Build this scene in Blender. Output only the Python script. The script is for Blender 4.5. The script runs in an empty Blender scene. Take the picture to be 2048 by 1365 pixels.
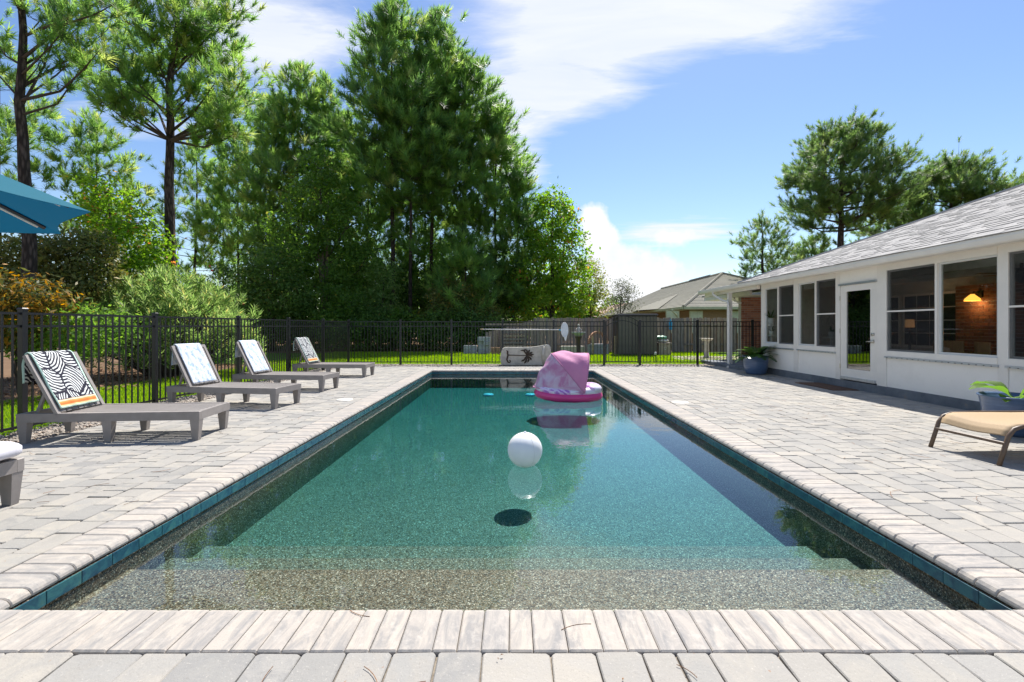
import bpy, math, random
import numpy as np
from mathutils import Vector, Matrix

# ------------------------------------------------------------------ camera, sky, sun, exposure
S = bpy.context.scene
COL = S.collection
FPX, HX, HY, CAMZ = 955.0, 1025.0, 653.0, 1.3
cam = bpy.data.objects.new('camera', bpy.data.cameras.new('camera'))
COL.objects.link(cam); S.camera = cam
cam.location = (0, 0, CAMZ); cam.rotation_euler = (math.pi / 2, 0, 0)
cam.data.sensor_width = 36; cam.data.lens = FPX / 2048 * 36
cam.data.shift_y = -0.0144; cam.data.shift_x = -0.0005
cam.data.clip_start = 0.05; cam.data.clip_end = 3000

SUN_AZ, SUN_EL = math.radians(20), math.radians(57)
SKY_STRENGTH = 0.15
W = bpy.data.worlds.new('World'); S.world = W; W.use_nodes = True
def build_sky():
    nt = W.node_tree; N = nt.nodes; Lk = nt.links
    bg = N['Background']; bg.inputs[1].default_value = SKY_STRENGTH
    sk = N.new('ShaderNodeTexSky'); sk.sky_type = 'NISHITA'; sk.sun_disc = False
    sk.sun_elevation = SUN_EL; sk.sun_rotation = SUN_AZ
    sk.air_density = 1.1; sk.dust_density = 0.35; sk.ozone_density = 2.2; sk.altitude = 0
    tc = N.new('ShaderNodeTexCoord'); sp = N.new('ShaderNodeSeparateXYZ'); Lk.new(tc.outputs['Generated'], sp.inputs[0])
    def m(op, a, b=None, c=None, clamp=False):
        n = N.new('ShaderNodeMath'); n.operation = op; n.use_clamp = clamp
        for i, q in enumerate((a, b, c)):
            if q is None: continue
            if isinstance(q, (int, float)): n.inputs[i].default_value = q
            else: Lk.new(q, n.inputs[i])
        return n.outputs[0]
    z = m('MAXIMUM', sp.outputs[2], 0.03)
    px = m('DIVIDE', sp.outputs[0], z); py = m('DIVIDE', sp.outputs[1], z)
    cb = N.new('ShaderNodeCombineXYZ'); Lk.new(px, cb.inputs[0]); Lk.new(py, cb.inputs[1])
    def noise(scale, detail, rough, rot=0, sx=1, sy=1, dist=0.0):
        mp = N.new('ShaderNodeMapping'); mp.inputs['Rotation'].default_value = (0, 0, rot)
        mp.inputs['Scale'].default_value = (sx, sy, 1); Lk.new(cb.outputs[0], mp.inputs[0])
        n = N.new('ShaderNodeTexNoise'); n.inputs['Scale'].default_value = scale; n.inputs['Detail'].default_value = detail
        n.inputs['Roughness'].default_value = rough; n.inputs['Distortion'].default_value = dist
        Lk.new(mp.outputs[0], n.inputs[0]); return n.outputs[0]
    def blob(cx, cy, sx, sy, rot, amp):
        c, s = math.cos(rot), math.sin(rot)
        dx = m('SUBTRACT', px, cx); dy = m('SUBTRACT', py, cy)
        a = m('DIVIDE', m('ADD', m('MULTIPLY', dx, c), m('MULTIPLY', dy, s)), sx)
        b = m('DIVIDE', m('SUBTRACT', m('MULTIPLY', dy, c), m('MULTIPLY', dx, s)), sy)
        r = m('ADD', m('MULTIPLY', a, a), m('MULTIPLY', b, b))
        return m('MULTIPLY', m('EXPONENT', m('MULTIPLY', r, -1.0)), amp)
    # cirrus veil: one long bank over the pines, one over the far roofs
    cir = None
    for b in ((0.55, 1.35, 0.62, 0.36, 0.35, 1.25), (0.22, 1.95, 0.42, 0.50, -0.45, 1.2), (0.0, 2.9, 0.26, 0.75, -0.1, 1.15), (-0.4, 0.6, 1.2, 0.5, 0.2, .8),
              (-0.85, 1.75, 0.42, 0.55, 0.4, 0.95), (-1.9, 2.4, 0.7, 0.5, 0.3, 0.6), (1.75, 5.1, 0.85, 0.75, 0.9, 1.15), (1.5, 7.5, 0.9, 1.8, 0.0, 0.95), (-4, -1, 2.5, 2, .3, 1.0), (1.5, -3.5, 2, 2.2, .8, 1.0),  # last two banks: unseen, behind the camera, added for more ambient light
              (-1.5, -2.0, 1.0, 1.6, 0.3, 0.9), (2.5, -1.5, 1.2, 0.8, 0.5, 0.9)):
        o = blob(*b); cir = o if cir is None else m('ADD', cir, o)
    n1 = noise(1.1, 10, 0.62, -2.04, 0.55, 1.7, 0.6); n2 = noise(3.4, 9, 0.62, -2.04, 0.5, 1.3, 0.5)
    st = m('ADD', m('MULTIPLY', m('SUBTRACT', n1, 0.5), 1.7), m('MULTIPLY', m('SUBTRACT', n2, 0.5), 0.8))
    cov = m('MULTIPLY', m('ADD', m('SUBTRACT', cir, 0.50), m('MULTIPLY', st, 1.05)), 1.75, clamp=True)
    cov = m('MULTIPLY', m('POWER', cov, 1.25), m('ADD', m('MULTIPLY', n2, 0.55), 0.60))
    # cumulus tower low over the neighbour's roof, in direction coordinates
    d3 = N.new('ShaderNodeTexNoise'); d3.inputs['Scale'].default_value = 14; d3.inputs['Detail'].default_value = 9; d3.inputs['Roughness'].default_value = 0.58
    Lk.new(tc.outputs['Generated'], d3.inputs[0])
    def dblob(cx, cz, sx, sz, amp):
        # around azimuth slope cx = x/y and elevation slope cz
        yy = m('MAXIMUM', sp.outputs[1], 0.05)
        a = m('DIVIDE', m('SUBTRACT', m('DIVIDE', sp.outputs[0], yy), cx), sx); b = m('DIVIDE', m('SUBTRACT', m('DIVIDE', sp.outputs[2], yy), cz), sz)
        return m('MULTIPLY', m('EXPONENT', m('MULTIPLY', m('ADD', m('MULTIPLY', a, a), m('MULTIPLY', b, b)), -1.0)), amp)
    cum = None
    for b in ((0.180, 0.185, 0.040, 0.055, 1.1), (0.22, 0.12, 0.07, 0.06, 1.1), (0.165, 0.235, 0.03, 0.03, 0.8), (0.27, 0.05, 0.12, 0.04, 0.7), (0.30, 0.115, 0.10, 0.055, 0.85), (0.36, 0.19, 0.07, 0.022, 0.75)):
        o = dblob(*b); cum = o if cum is None else m('ADD', cum, o)
    cm = m('MULTIPLY', m('SUBTRACT', m('ADD', cum, m('MULTIPLY', m('SUBTRACT', d3.outputs[0], 0.5), 1.7)), 0.5), 2.8, clamp=True)
    mx = N.new('ShaderNodeMix'); mx.data_type = 'RGBA'
    # sky blue pulled a little toward the photograph's saturation
    hs = N.new('ShaderNodeHueSaturation'); hs.inputs['Saturation'].default_value = 1.13; hs.inputs['Value'].default_value = 0.51; hs.inputs['Hue'].default_value = 0.507
    Lk.new(sk.outputs[0], hs.inputs['Color'])
    cov = m('MINIMUM', cov, 0.98); Lk.new(cov, mx.inputs['Factor']); Lk.new(hs.outputs[0], mx.inputs[6]); mx.inputs[7].default_value = (3.0, 3.12, 3.4, 1)
    m2 = N.new('ShaderNodeMix'); m2.data_type = 'RGBA'
    sh = m('ADD', m('MULTIPLY', d3.outputs[0], 1.2), 0.35)
    cc = N.new('ShaderNodeMix'); cc.data_type = 'RGBA'; Lk.new(sh, cc.inputs['Factor']); cc.inputs[6].default_value = (2.0, 2.3, 2.85, 1); cc.inputs[7].default_value = (3.35, 3.4, 3.5, 1)
    Lk.new(cm, m2.inputs['Factor']); Lk.new(mx.outputs[2], m2.inputs[6]); Lk.new(cc.outputs[2], m2.inputs[7])
    Lk.new(m2.outputs[2], bg.inputs[0])
build_sky()

sl = bpy.data.lights.new('sun', 'SUN'); sl.energy = 3.7; sl.angle = math.radians(0.5); sl.color = (1.0, 0.955, 0.89)
sun = bpy.data.objects.new('sun', sl); COL.objects.link(sun)
SUND = Vector((math.sin(SUN_AZ) * math.cos(SUN_EL), math.cos(SUN_AZ) * math.cos(SUN_EL), math.sin(SUN_EL)))
sun.rotation_euler = SUND.to_track_quat('Z', 'Y').to_euler(); sun.location = SUND * 60
vs = S.view_settings
vs.view_transform = 'Standard'; vs.look = 'None'; vs.gamma = 1; vs.use_curve_mapping = False; vs.exposure = 1.08
S.cycles.use_denoising = True
S.cycles.max_bounces = 12; S.cycles.diffuse_bounces = 7; S.cycles.transmission_bounces = 8; S.cycles.transparent_max_bounces = 24
S.cycles.sample_clamp_indirect = 6

# ------------------------------------------------------------------ helpers
R = random.Random(7)
def rad(a): return math.radians(a)
def P(x, y, Y): return Vector(((x - HX) / FPX * Y, Y, CAMZ + (HY - y) / FPX * Y))
def G(x, y, z=0.0):
    d = FPX * (CAMZ - z) / (y - HY); return Vector(((x - HX) / FPX * d, d, z))
WL = {}
def link(o, parent=None):
    COL.objects.link(o)
    if parent is not None: o.parent = parent
    return o
def tag(o, label=None, cat=None, group=None, kind=None):
    if label: o['label'] = label
    if cat: o['category'] = cat
    if group: o['group'] = group
    if kind: o['kind'] = kind
    return o
def thing(name, label, cat, loc=(0, 0, 0), group=None):
    o = bpy.data.objects.new(name, None); o.empty_display_size = 0.2; link(o)
    o.location = loc; WL[o.name] = Vector(loc)
    return tag(o, label, cat, group)
def structure(name, loc=(0, 0, 0)):
    o = bpy.data.objects.new(name, None); link(o); o.location = loc; WL[o.name] = Vector(loc); o['kind'] = 'structure'; return o
def children(o): return [c for c in bpy.data.objects if c.parent == o]
def copy_tree(o, parent=None):
    kids = list(o.children)
    c = o.copy(); COL.objects.link(c)
    if parent is not None: c.parent = parent
    for k in kids: copy_tree(k, c)
    return c

class MB:
    """collects polygons; build() links them as ONE mesh object"""
    def __init__(s): s.v = []; s.f = []; s.m = []; s.uv = None
    def add(s, vs, fs, mi=0):
        k = len(s.v); s.v += [tuple(q) for q in vs]; s.f += [tuple(i + k for i in f) for f in fs]; s.m += [mi] * len(fs); return s
    def box(s, a, b, mi=0):
        x0, y0, z0 = a; x1, y1, z1 = b
        return s.add([(x0, y0, z0), (x1, y0, z0), (x1, y1, z0), (x0, y1, z0), (x0, y0, z1), (x1, y0, z1), (x1, y1, z1), (x0, y1, z1)],
                     [(3, 2, 1, 0), (4, 5, 6, 7), (0, 1, 5, 4), (1, 2, 6, 5), (2, 3, 7, 6), (3, 0, 4, 7)], mi)
    def prism(s, out, z0, z1, bev=0.0, mi=0, inset=None):
        n = len(out); cx = sum(p[0] for p in out) / n; cy = sum(p[1] for p in out) / n
        vs = [(p[0], p[1], z0) for p in out] + [(p[0], p[1], z1 - bev) for p in out]
        fs = [tuple(range(n - 1, -1, -1))] + [(i, (i + 1) % n, n + (i + 1) % n, n + i) for i in range(n)]
        if bev > 0:
            for p in out:
                dx, dy = cx - p[0], cy - p[1]; L = math.hypot(dx, dy) or 1; k = min(.4, (inset or bev) * 1.3 / L)
                vs.append((p[0] + dx * k, p[1] + dy * k, z1))
            fs += [(n + i, n + (i + 1) % n, 2 * n + (i + 1) % n, 2 * n + i) for i in range(n)] + [tuple(range(2 * n, 3 * n))]
        else: fs.append(tuple(range(n, 2 * n)))
        return s.add(vs, fs, mi)
    def bbox(s, a, b, bev=0.004, mi=0):
        """box with a small bevel on the top edges"""
        return s.prism([(a[0], a[1]), (b[0], a[1]), (b[0], b[1]), (a[0], b[1])], a[2], b[2], bev, mi)
    def tube(s, pts, rs, n=6, mi=0, cap=True, sq=False):
        pts = [Vector(p) for p in pts]
        if isinstance(rs, (int, float)): rs = [rs] * len(pts)
        vs = []; fs = []; prev = None
        for i, p in enumerate(pts):
            t = (pts[min(i + 1, len(pts) - 1)] - pts[max(i - 1, 0)]).normalized()
            if prev is None:
                a = Vector((0, 0, 1)) if abs(t.z) < .9 else Vector((1, 0, 0))
                u = t.cross(a).normalized()
            else: u = (prev - t * prev.dot(t)).normalized()
            prev = u; w = t.cross(u)
            for k in range(n):
                an = 2 * math.pi * (k + (.5 if sq else 0)) / n
                vs.append(p + (u * math.cos(an) + w * math.sin(an)) * rs[i])
        m = len(pts)
        for i in range(m - 1):
            for k in range(n): fs.append((i * n + k, i * n + (k + 1) % n, (i + 1) * n + (k + 1) % n, (i + 1) * n + k))
        if cap: fs += [tuple(range(n - 1, -1, -1)), tuple(range((m - 1) * n, m * n))]
        return s.add(vs, fs, mi)
    def lathe(s, prof, c=(0, 0, 0), n=24, mi=0):
        vs = []; fs = []
        for r, z in prof:
            for k in range(n):
                a = 2 * math.pi * k / n; vs.append((c[0] + r * math.cos(a), c[1] + r * math.sin(a), c[2] + z))
        for i in range(len(prof) - 1):
            for k in range(n): fs.append((i * n + k, i * n + (k + 1) % n, (i + 1) * n + (k + 1) % n, (i + 1) * n + k))
        return s.add(vs, fs, mi)
    def grid(s, fn, nu, nv, mi=0, uv=False):
        vs = [fn(i / nu, j / nv) for j in range(nv + 1) for i in range(nu + 1)]
        fs = [(j * (nu + 1) + i, j * (nu + 1) + i + 1, (j + 1) * (nu + 1) + i + 1, (j + 1) * (nu + 1) + i) for j in range(nv) for i in range(nu)]
        if uv: s.uv = [(i / nu, j / nv) for j in range(nv + 1) for i in range(nu + 1)]
        return s.add(vs, fs, mi)
    def rot(s, M):
        s.v = [tuple(M @ Vector(p)) for p in s.v]; return s
    def mesh(s, name, mats, smooth=False, off=None):
        me = bpy.data.meshes.new(name)
        vv = s.v if off is None else [(p[0] - off[0], p[1] - off[1], p[2] - off[2]) for p in s.v]
        me.from_pydata(vv, [], s.f)
        for q in (mats if isinstance(mats, (list, tuple)) else [mats]): me.materials.append(q)
        if any(s.m): me.polygons.foreach_set('material_index', s.m)
        if s.uv:
            ul = me.uv_layers.new(name='UVMap'); li = np.empty(len(me.loops), np.int32); me.loops.foreach_get('vertex_index', li)
            ul.data.foreach_set('uv', np.array(s.uv, np.float32)[li].ravel())
        if smooth: me.polygons.foreach_set('use_smooth', [True] * len(me.polygons))
        me.update(); return me
    def build(s, name, mats, parent=None, smooth=False, kind=None):
        """vertices are in world space (or in the thing's own space while it stands at the origin)"""
        a = np.array(s.v); c = (a.min(0) + a.max(0)) / 2; c[2] = a[:, 2].min()
        me = s.mesh(name, mats, smooth, c)
        o = bpy.data.objects.new(name, me); link(o, parent)
        base = WL[parent.name] if parent is not None else Vector((0, 0, 0))
        o.location = Vector(c) - base; WL[o.name] = Vector(c)
        if kind: o['kind'] = kind
        return o
def place(name, me, parent, loc, rz=0.0, rot=None, scale=None):
    o = bpy.data.objects.new(name, me); link(o, parent)
    base = WL[parent.name] if parent is not None else Vector((0, 0, 0))
    o.location = Vector(loc) - base; o.rotation_euler = rot if rot is not None else (0, 0, rz)
    if scale: o.scale = scale
    return o
def npmesh(name, V, F, mat, tint=None, smooth=False):
    V = np.ascontiguousarray(V, np.float32).reshape(-1, 3); F = np.ascontiguousarray(F, np.int32); k = F.shape[1]
    me = bpy.data.meshes.new(name); me.vertices.add(len(V)); me.vertices.foreach_set('co', V.ravel())
    me.loops.add(F.size); me.loops.foreach_set('vertex_index', F.ravel()); me.polygons.add(len(F))
    me.polygons.foreach_set('loop_start', np.arange(0, F.size, k, dtype=np.int32)); me.polygons.foreach_set('loop_total', np.full(len(F), k, np.int32))
    if smooth: me.polygons.foreach_set('use_smooth', np.ones(len(F), bool))
    me.materials.append(mat); me.update(calc_edges=True)
    if tint is not None:
        at = me.attributes.new('tint', 'FLOAT', 'POINT'); at.data.foreach_set('value', np.ascontiguousarray(tint, np.float32))
    return me

# ------------------------------------------------------------------ materials
class Mat:
    def __init__(s, name):
        s.m = bpy.data.materials.new(name); s.m.use_nodes = True; s.N = s.m.node_tree.nodes; s.L = s.m.node_tree.links
        s.b = s.N['Principled BSDF']; s.out = s.N['Material Output']
    def node(s, t, **kw):
        n = s.N.new('ShaderNode' + t)
        for k, v in kw.items(): setattr(n, k, v)
        return n
    def set(s, n, i, v):
        if isinstance(v, bpy.types.NodeSocket): s.L.new(v, n.inputs[i])
        else:
            if isinstance(v, (tuple, list)) and len(v) == 3 and n.inputs[i].type == 'RGBA': v = (*v, 1)
            n.inputs[i].default_value = v
    def math(s, op, a, b=0.0, clamp=False):
        n = s.node('Math', operation=op, use_clamp=clamp); s.set(n, 0, a); s.set(n, 1, b); return n.outputs[0]
    def mix(s, f, a, b, blend='MIX'):
        n = s.node('Mix', data_type='RGBA', blend_type=blend); s.set(n, 0, f)
        s.set(n, 6, a); s.set(n, 7, b); return n.outputs[2]
    def ramp(s, f, stops, interp='LINEAR'):
        n = s.node('ValToRGB'); n.color_ramp.interpolation = interp; e = n.color_ramp.elements
        while len(e) < len(stops): e.new(.5)
        for q, (p, c) in zip(e, stops): q.position = p; q.color = (*c, 1) if len(c) == 3 else c
        s.L.new(f, n.inputs[0]); return n.outputs[0]
    def coord(s, kind='Object', scale=(1, 1, 1), rot=(0, 0, 0), rnd=False):
        t = s.node('TexCoord'); o = t.outputs[kind]
        if rnd:
            v = s.node('VectorMath', operation='MULTIPLY_ADD'); s.L.new(s.rnd(), v.inputs[0]); v.inputs[1].default_value = (37.1, 19.7, 53.3); s.L.new(o, v.inputs[2]); o = v.outputs[0]
        mp = s.node('Mapping'); mp.inputs['Scale'].default_value = scale; mp.inputs['Rotation'].default_value = rot; s.L.new(o, mp.inputs[0]); return mp.outputs[0]
    def rnd(s):
        if not hasattr(s, '_r'):
            a = s.node('ObjectInfo').outputs['Random']; b = s.node('NewGeometry').outputs['Random Per Island']
            s._r = s.math('FRACT', s.math('ADD', a, b))
        return s._r
    def noise(s, vec, scale, detail=4, rough=.55, dist=0.0):
        n = s.node('TexNoise'); s.L.new(vec, n.inputs['Vector']); n.inputs['Scale'].default_value = scale; n.inputs['Detail'].default_value = detail
        n.inputs['Roughness'].default_value = rough; n.inputs['Distortion'].default_value = dist; return n.outputs[0]
    def bump(s, h, strength=.3, dist=.01):
        n = s.node('Bump'); n.inputs['Strength'].default_value = strength; n.inputs['Distance'].default_value = dist; s.L.new(h, n.inputs['Height']); s.L.new(n.outputs[0], s.b.inputs['Normal'])
    def done(s, color=None, rough=.6, spec=.5, metal=0.0):
        if color is not None: s.set(s.b, 'Base Color', color)
        s.set(s.b, 'Roughness', rough); s.b.inputs['Specular IOR Level'].default_value = spec; s.b.inputs['Metallic'].default_value = metal; return s.m
def simple(name, c, rough=.6, var=.12, scale=6.0, spec=.4, metal=0.0, bump=0.0, rnd=.0):
    q = Mat(name); co = q.coord(); n = q.noise(co, scale, 5)
    lo = tuple(x * (1 - var) for x in c); hi = tuple(min(1, x * (1 + var)) for x in c)
    col = q.ramp(n, [(.3, lo), (.7, hi)])
    if rnd:
        v = q.math('ADD', q.math('MULTIPLY', q.rnd(), rnd), 1 - rnd / 2); hs = q.node('HueSaturation'); q.L.new(v, hs.inputs['Value']); q.L.new(col, hs.inputs['Color']); col = hs.outputs[0]
    if bump: q.bump(q.noise(co, scale * 8, 4), bump)
    return q.done(col, rough, spec, metal)
MT = {}
def mk():
    # concrete paving: grey and cream, marbled, each block its own
    q = Mat('paver'); co = q.coord(rnd=True); r = q.rnd()
    a = q.ramp(r, [(0, (.37, .36, .345)), (.2, (.44, .425, .40)), (.5, (.50, .47, .43)), (.75, (.46, .445, .42)), (1, (.57, .53, .475))])
    n = q.noise(co, 5.5, 7, .66, .8); blot = q.ramp(n, [(.43, (0, 0, 0)), (.58, (1, 1, 1))])
    c = q.mix(q.math('MULTIPLY', blot, .75), a, q.mix(q.math('FRACT', q.math('MULTIPLY', r, 7.3)), (.36, .355, .35), (.60, .55, .475)))
    sp = q.noise(co, 140, 2, .7); c = q.mix(q.ramp(sp, [(.60, (0, 0, 0)), (.72, (.5, .5, .5))]), c, (.30, .27, .24))
    sp2 = q.noise(co, 90, 2, .7); c = q.mix(q.ramp(sp2, [(.63, (0, 0, 0)), (.70, (.6, .6, .6))]), c, (.68, .64, .58))
    rs = q.noise(co, 28, 2, .5); c = q.mix(q.ramp(rs, [(.74, (0, 0, 0)), (.78, (.5, .5, .5))]), c, (.42, .20, .09))
    # broad weathering over the whole terrace
    wx = q.node('NewGeometry').outputs['Position']; w = q.noise(wx, 0.55, 4, .6); c = q.mix(1.0, c, q.ramp(w, [(.3, (.88, .88, .88)), (.7, (1.0, .99, .97))]), 'MULTIPLY')
    wst = q.noise(wx, 2.3, 6, .7, .4); c = q.mix(q.ramp(wst, [(.60, (0, 0, 0)), (.74, (.28, .28, .28))]), c, (.30, .275, .24))
    q.bump(q.math('ADD', q.noise(co, 60, 5, .7), q.math('MULTIPLY', q.noise(co, 9, 3), 1.5)), .45, .007); c = q.mix(1, c, (.74, .742, .735), 'MULTIPLY'); MT['paver'] = q.done(c, .85, .25)
    # bull-nosed coping, streaked across
    q = Mat('coping'); co = q.coord(rnd=True, scale=(1, 1, 1)); r = q.rnd()
    st = q.coord(rnd=True, scale=(2.2, 10, 10)); n = q.noise(st, 1.5, 7, .70, 1.0)
    a = q.mix(r, (.58, .51, .425), (.50, .455, .40)); c = q.mix(q.ramp(n, [(.42, (0, 0, 0)), (.64, (.74, .74, .74))]), a, (.27, .268, .265))
    n3 = q.noise(co, 22, 5, .65); c = q.mix(q.ramp(n3, [(.52, (0, 0, 0)), (.7, (.45, .45, .45))]), c, (.66, .60, .52))
    sp = q.noise(co, 170, 2, .7); c = q.mix(q.ramp(sp, [(.62, (0, 0, 0)), (.72, (.5, .5, .5))]), c, (.30, .27, .24))
    q.bump(q.noise(co, 70, 5, .7), .3, .005); c = q.mix(1, c, (.80, .805, .82), 'MULTIPLY'); MT['coping'] = q.done(c, .82, .25)
    q = Mat('joint_sand'); co = q.coord(); n = q.noise(co, 60, 4); MT['sand'] = q.done(q.ramp(n, [(.3, (.17, .145, .115)), (.7, (.30, .26, .21))]), .95, .1)
    # waterline tile
    q = Mat('pool_tile'); co = q.coord(rnd=True, scale=(9, 9, 24)); n = q.noise(co, 1.2, 6, .65, .8); r = q.rnd()
    c = q.ramp(n, [(.25, (.010, .045, .085)), (.45, (.018, .095, .135)), (.6, (.035, .155, .175)), (.78, (.075, .16, .125))])
    c = q.mix(.55, c, q.mix(r, (.55, .6, .75), (1, 1, .9)), 'MULTIPLY')
    MT['tile'] = q.done(c, .18, .5)
    MT['grout'] = simple('grout', (.10, .10, .095), .9)
    # exposed pebble finish
    q = Mat('pebble_finish'); co = q.coord('Object'); v = q.node('TexVoronoi'); q.L.new(co, v.inputs['Vector']); v.inputs['Scale'].default_value = 150
    sx = q.node('SeparateColor'); q.L.new(v.outputs['Color'], sx.inputs[0])
    c = q.ramp(sx.outputs[0], [(0, (.018, .014, .011)), (.25, (.07, .052, .036)), (.48, (.165, .125, .085)), (.68, (.25, .215, .17)), (.84, (.13, .16, .165)), (.94, (.36, .34, .31)), (1, (.58, .55, .50))])
    dd = q.ramp(v.outputs['Distance'], [(.0, (1, 1, 1)), (.9, (.45, .45, .45))]); c = q.mix(1, c, dd, 'MULTIPLY')
    big = q.noise(co, 1.1, 4); c = q.mix(1, c, q.ramp(big, [(.3, (1.16, 1.0, .80)), (.7, (1.42, 1.22, .97))]), 'MULTIPLY')
    MT['pebble'] = q.done(c, .6, .2)
    # water: clear sheet that mirrors by Fresnel, body that absorbs red
    q = Mat('water'); co = q.coord('Object'); n1 = q.noise(co, 5.0, 3, .5); n2 = q.noise(co, 17, 2, .5); n3 = q.noise(co, .9, 2)
    h = q.math('ADD', n1, q.math('MULTIPLY', n2, .28))
    bp = q.node('Bump'); bp.inputs['Distance'].default_value = .02; q.L.new(h, bp.inputs['Height']); q.L.new(q.ramp(n3, [(.35, (.018,) * 3), (.7, (.10,) * 3)]), bp.inputs['Strength'])
    fr = q.node('LayerWeight'); q.L.new(bp.outputs[0], fr.inputs['Normal']); fz = q.math('ADD', q.math('MULTIPLY', q.math('POWER', fr.outputs['Facing'], 5.0), .97), .021, True)
    tr = q.node('BsdfTransparent'); gl = q.node('BsdfGlossy'); gl.inputs['Roughness'].default_value = 0.0; q.L.new(bp.outputs[0], gl.inputs['Normal']); gl.inputs[0].default_value = (1, 1, 1, 1)
    ms = q.node('MixShader'); q.L.new(fz, ms.inputs[0]); q.L.new(tr.outputs[0], ms.inputs[1]); q.L.new(gl.outputs[0], ms.inputs[2]); q.L.new(ms.outputs[0], q.out.inputs['Surface'])
    va = q.node('VolumeAbsorption'); va.inputs['Color'].default_value = (.06, .86, .945, 1); va.inputs['Density'].default_value = 1.0; q.L.new(va.outputs[0], q.out.inputs['Volume'])
    q.N.remove(q.b); MT['water'] = q.m
    # glass
    def glass(name, refl, tint):
        q = Mat(name); fr = q.node('LayerWeight'); f = q.math('ADD', q.math('MULTIPLY', q.math('POWER', fr.outputs['Facing'], 4.0), .9), .04 + refl, True)
        tr = q.node('BsdfTransparent'); tr.inputs[0].default_value = (*tint, 1); gl = q.node('BsdfGlossy'); gl.inputs['Roughness'].default_value = 0.004
        ms = q.node('MixShader'); q.L.new(f, ms.inputs[0]); q.L.new(tr.outputs[0], ms.inputs[1]); q.L.new(gl.outputs[0], ms.inputs[2]); q.L.new(ms.outputs[0], q.out.inputs['Surface']); q.N.remove(q.b); MT[name] = q.m
    glass('window_glass', .02, (.9, .93, .92)); glass('door_glass', .24, (.35, .4, .4))
    q = Mat('insect_screen'); tr = q.node('BsdfTransparent'); df = q.node('BsdfDiffuse'); df.inputs[0].default_value = (.035, .035, .037, 1); ms = q.node('MixShader'); ms.inputs[0].default_value = .34
    q.L.new(tr.outputs[0], ms.inputs[1]); q.L.new(df.outputs[0], ms.inputs[2]); q.L.new(ms.outputs[0], q.out.inputs['Surface']); q.N.remove(q.b); MT['screen'] = q.m
    # foliage
    def leaf(name, stops, trans=.35, rough=.5, spec=.3, tcol=1.0):
        q = Mat(name); at = q.node('Attribute', attribute_name='tint'); c = q.ramp(at.outputs['Fac'], stops); q.set(q.b, 'Base Color', c)
        q.b.inputs['Roughness'].default_value = rough; q.b.inputs['Specular IOR Level'].default_value = spec
        t = q.node('BsdfTranslucent'); hs = q.node('HueSaturation'); hs.inputs['Value'].default_value = 2.3 * tcol; hs.inputs['Saturation'].default_value = 1.08; hs.inputs['Hue'].default_value = .498
        q.L.new(c, hs.inputs['Color']); q.L.new(hs.outputs[0], t.inputs[0])
        ms = q.node('MixShader'); ms.inputs[0].default_value = trans; q.L.new(q.b.outputs[0], ms.inputs[1]); q.L.new(t.outputs[0], ms.inputs[2]); q.L.new(ms.outputs[0], q.out.inputs['Surface']); MT[name] = q.m
    leaf('needle', [(0, (0.072, 0.138, 0.045)), (.45, (0.138, 0.244, 0.059)), (.8, (0.223, 0.336, 0.077)), (1, (0.300, 0.342, 0.105))], .55, .5, .3)
    leaf('needle_far', [(0, (0.081, 0.144, 0.048)), (.5, (0.140, 0.224, 0.063)), (1, (0.238, 0.299, 0.097))], .52)
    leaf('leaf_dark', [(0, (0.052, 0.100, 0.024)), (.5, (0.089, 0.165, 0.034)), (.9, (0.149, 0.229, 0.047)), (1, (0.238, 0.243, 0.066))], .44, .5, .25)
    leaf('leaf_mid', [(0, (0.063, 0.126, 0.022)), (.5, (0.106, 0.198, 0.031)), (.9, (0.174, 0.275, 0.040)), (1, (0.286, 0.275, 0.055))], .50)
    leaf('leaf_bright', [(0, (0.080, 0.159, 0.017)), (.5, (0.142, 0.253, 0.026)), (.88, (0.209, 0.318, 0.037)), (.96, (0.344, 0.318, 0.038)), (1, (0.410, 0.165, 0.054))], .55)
    leaf('leaf_yellow', [(0, (.09, .14, .025)), (.5, (.17, .21, .035)), (1, (.30, .25, .06))], .5)
    leaf('leaf_magnolia', [(0, (0.067, 0.098, 0.024)), (.5, (0.128, 0.143, 0.034)), (.85, (0.224, 0.202, 0.047)), (1, (0.359, 0.239, 0.046))], .28, .5, .3)
    leaf('leaf_orange', [(0, (.05, .075, .02)), (.45, (.10, .11, .03)), (.7, (.25, .15, .025)), (1, (.46, .22, .025))], .38, .5, .2)
    leaf('leaf_oleander', [(0, (0.090, 0.168, 0.042)), (.5, (0.168, 0.258, 0.072)), (.85, (0.252, 0.324, 0.120)), (1, (0.360, 0.336, 0.108))], .5, .5, .25)
    leaf('leaf_grey', [(0, (.09, .11, .07)), (1, (.19, .20, .13))], .3)
    leaf('grass_blade', [(0, (.10, .20, .010)), (.5, (.17, .28, .012)), (1, (.26, .33, .03))], .48, .5, .25)
    leaf('leaf_fern', [(0, (.02, .06, .014)), (.6, (.04, .11, .022)), (1, (.08, .15, .03))], .3, .35, .5)
    q = Mat('bark'); co = q.coord(scale=(6, 6, 1.4)); v = q.node('TexVoronoi'); q.L.new(co, v.inputs[0]); v.inputs['Scale'].default_value = 3.2
    n = q.noise(co, 3, 6); c = q.mix(n, (.045, .034, .028), (.155, .12, .10)); c = q.mix(q.ramp(v.outputs['Distance'], [(.25, (0, 0, 0)), (.6, (.8, .8, .8))]), c, (.018, .014, .012)); q.bump(v.outputs['Distance'], .8, .03); MT['bark'] = q.done(c, .9, .15)
    MT['twig'] = simple('twig', (.075, .058, .045), .9, .3)
    MT['pale_bark'] = simple('pale_bark', (.20, .16, .12), .9, .3)
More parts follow.
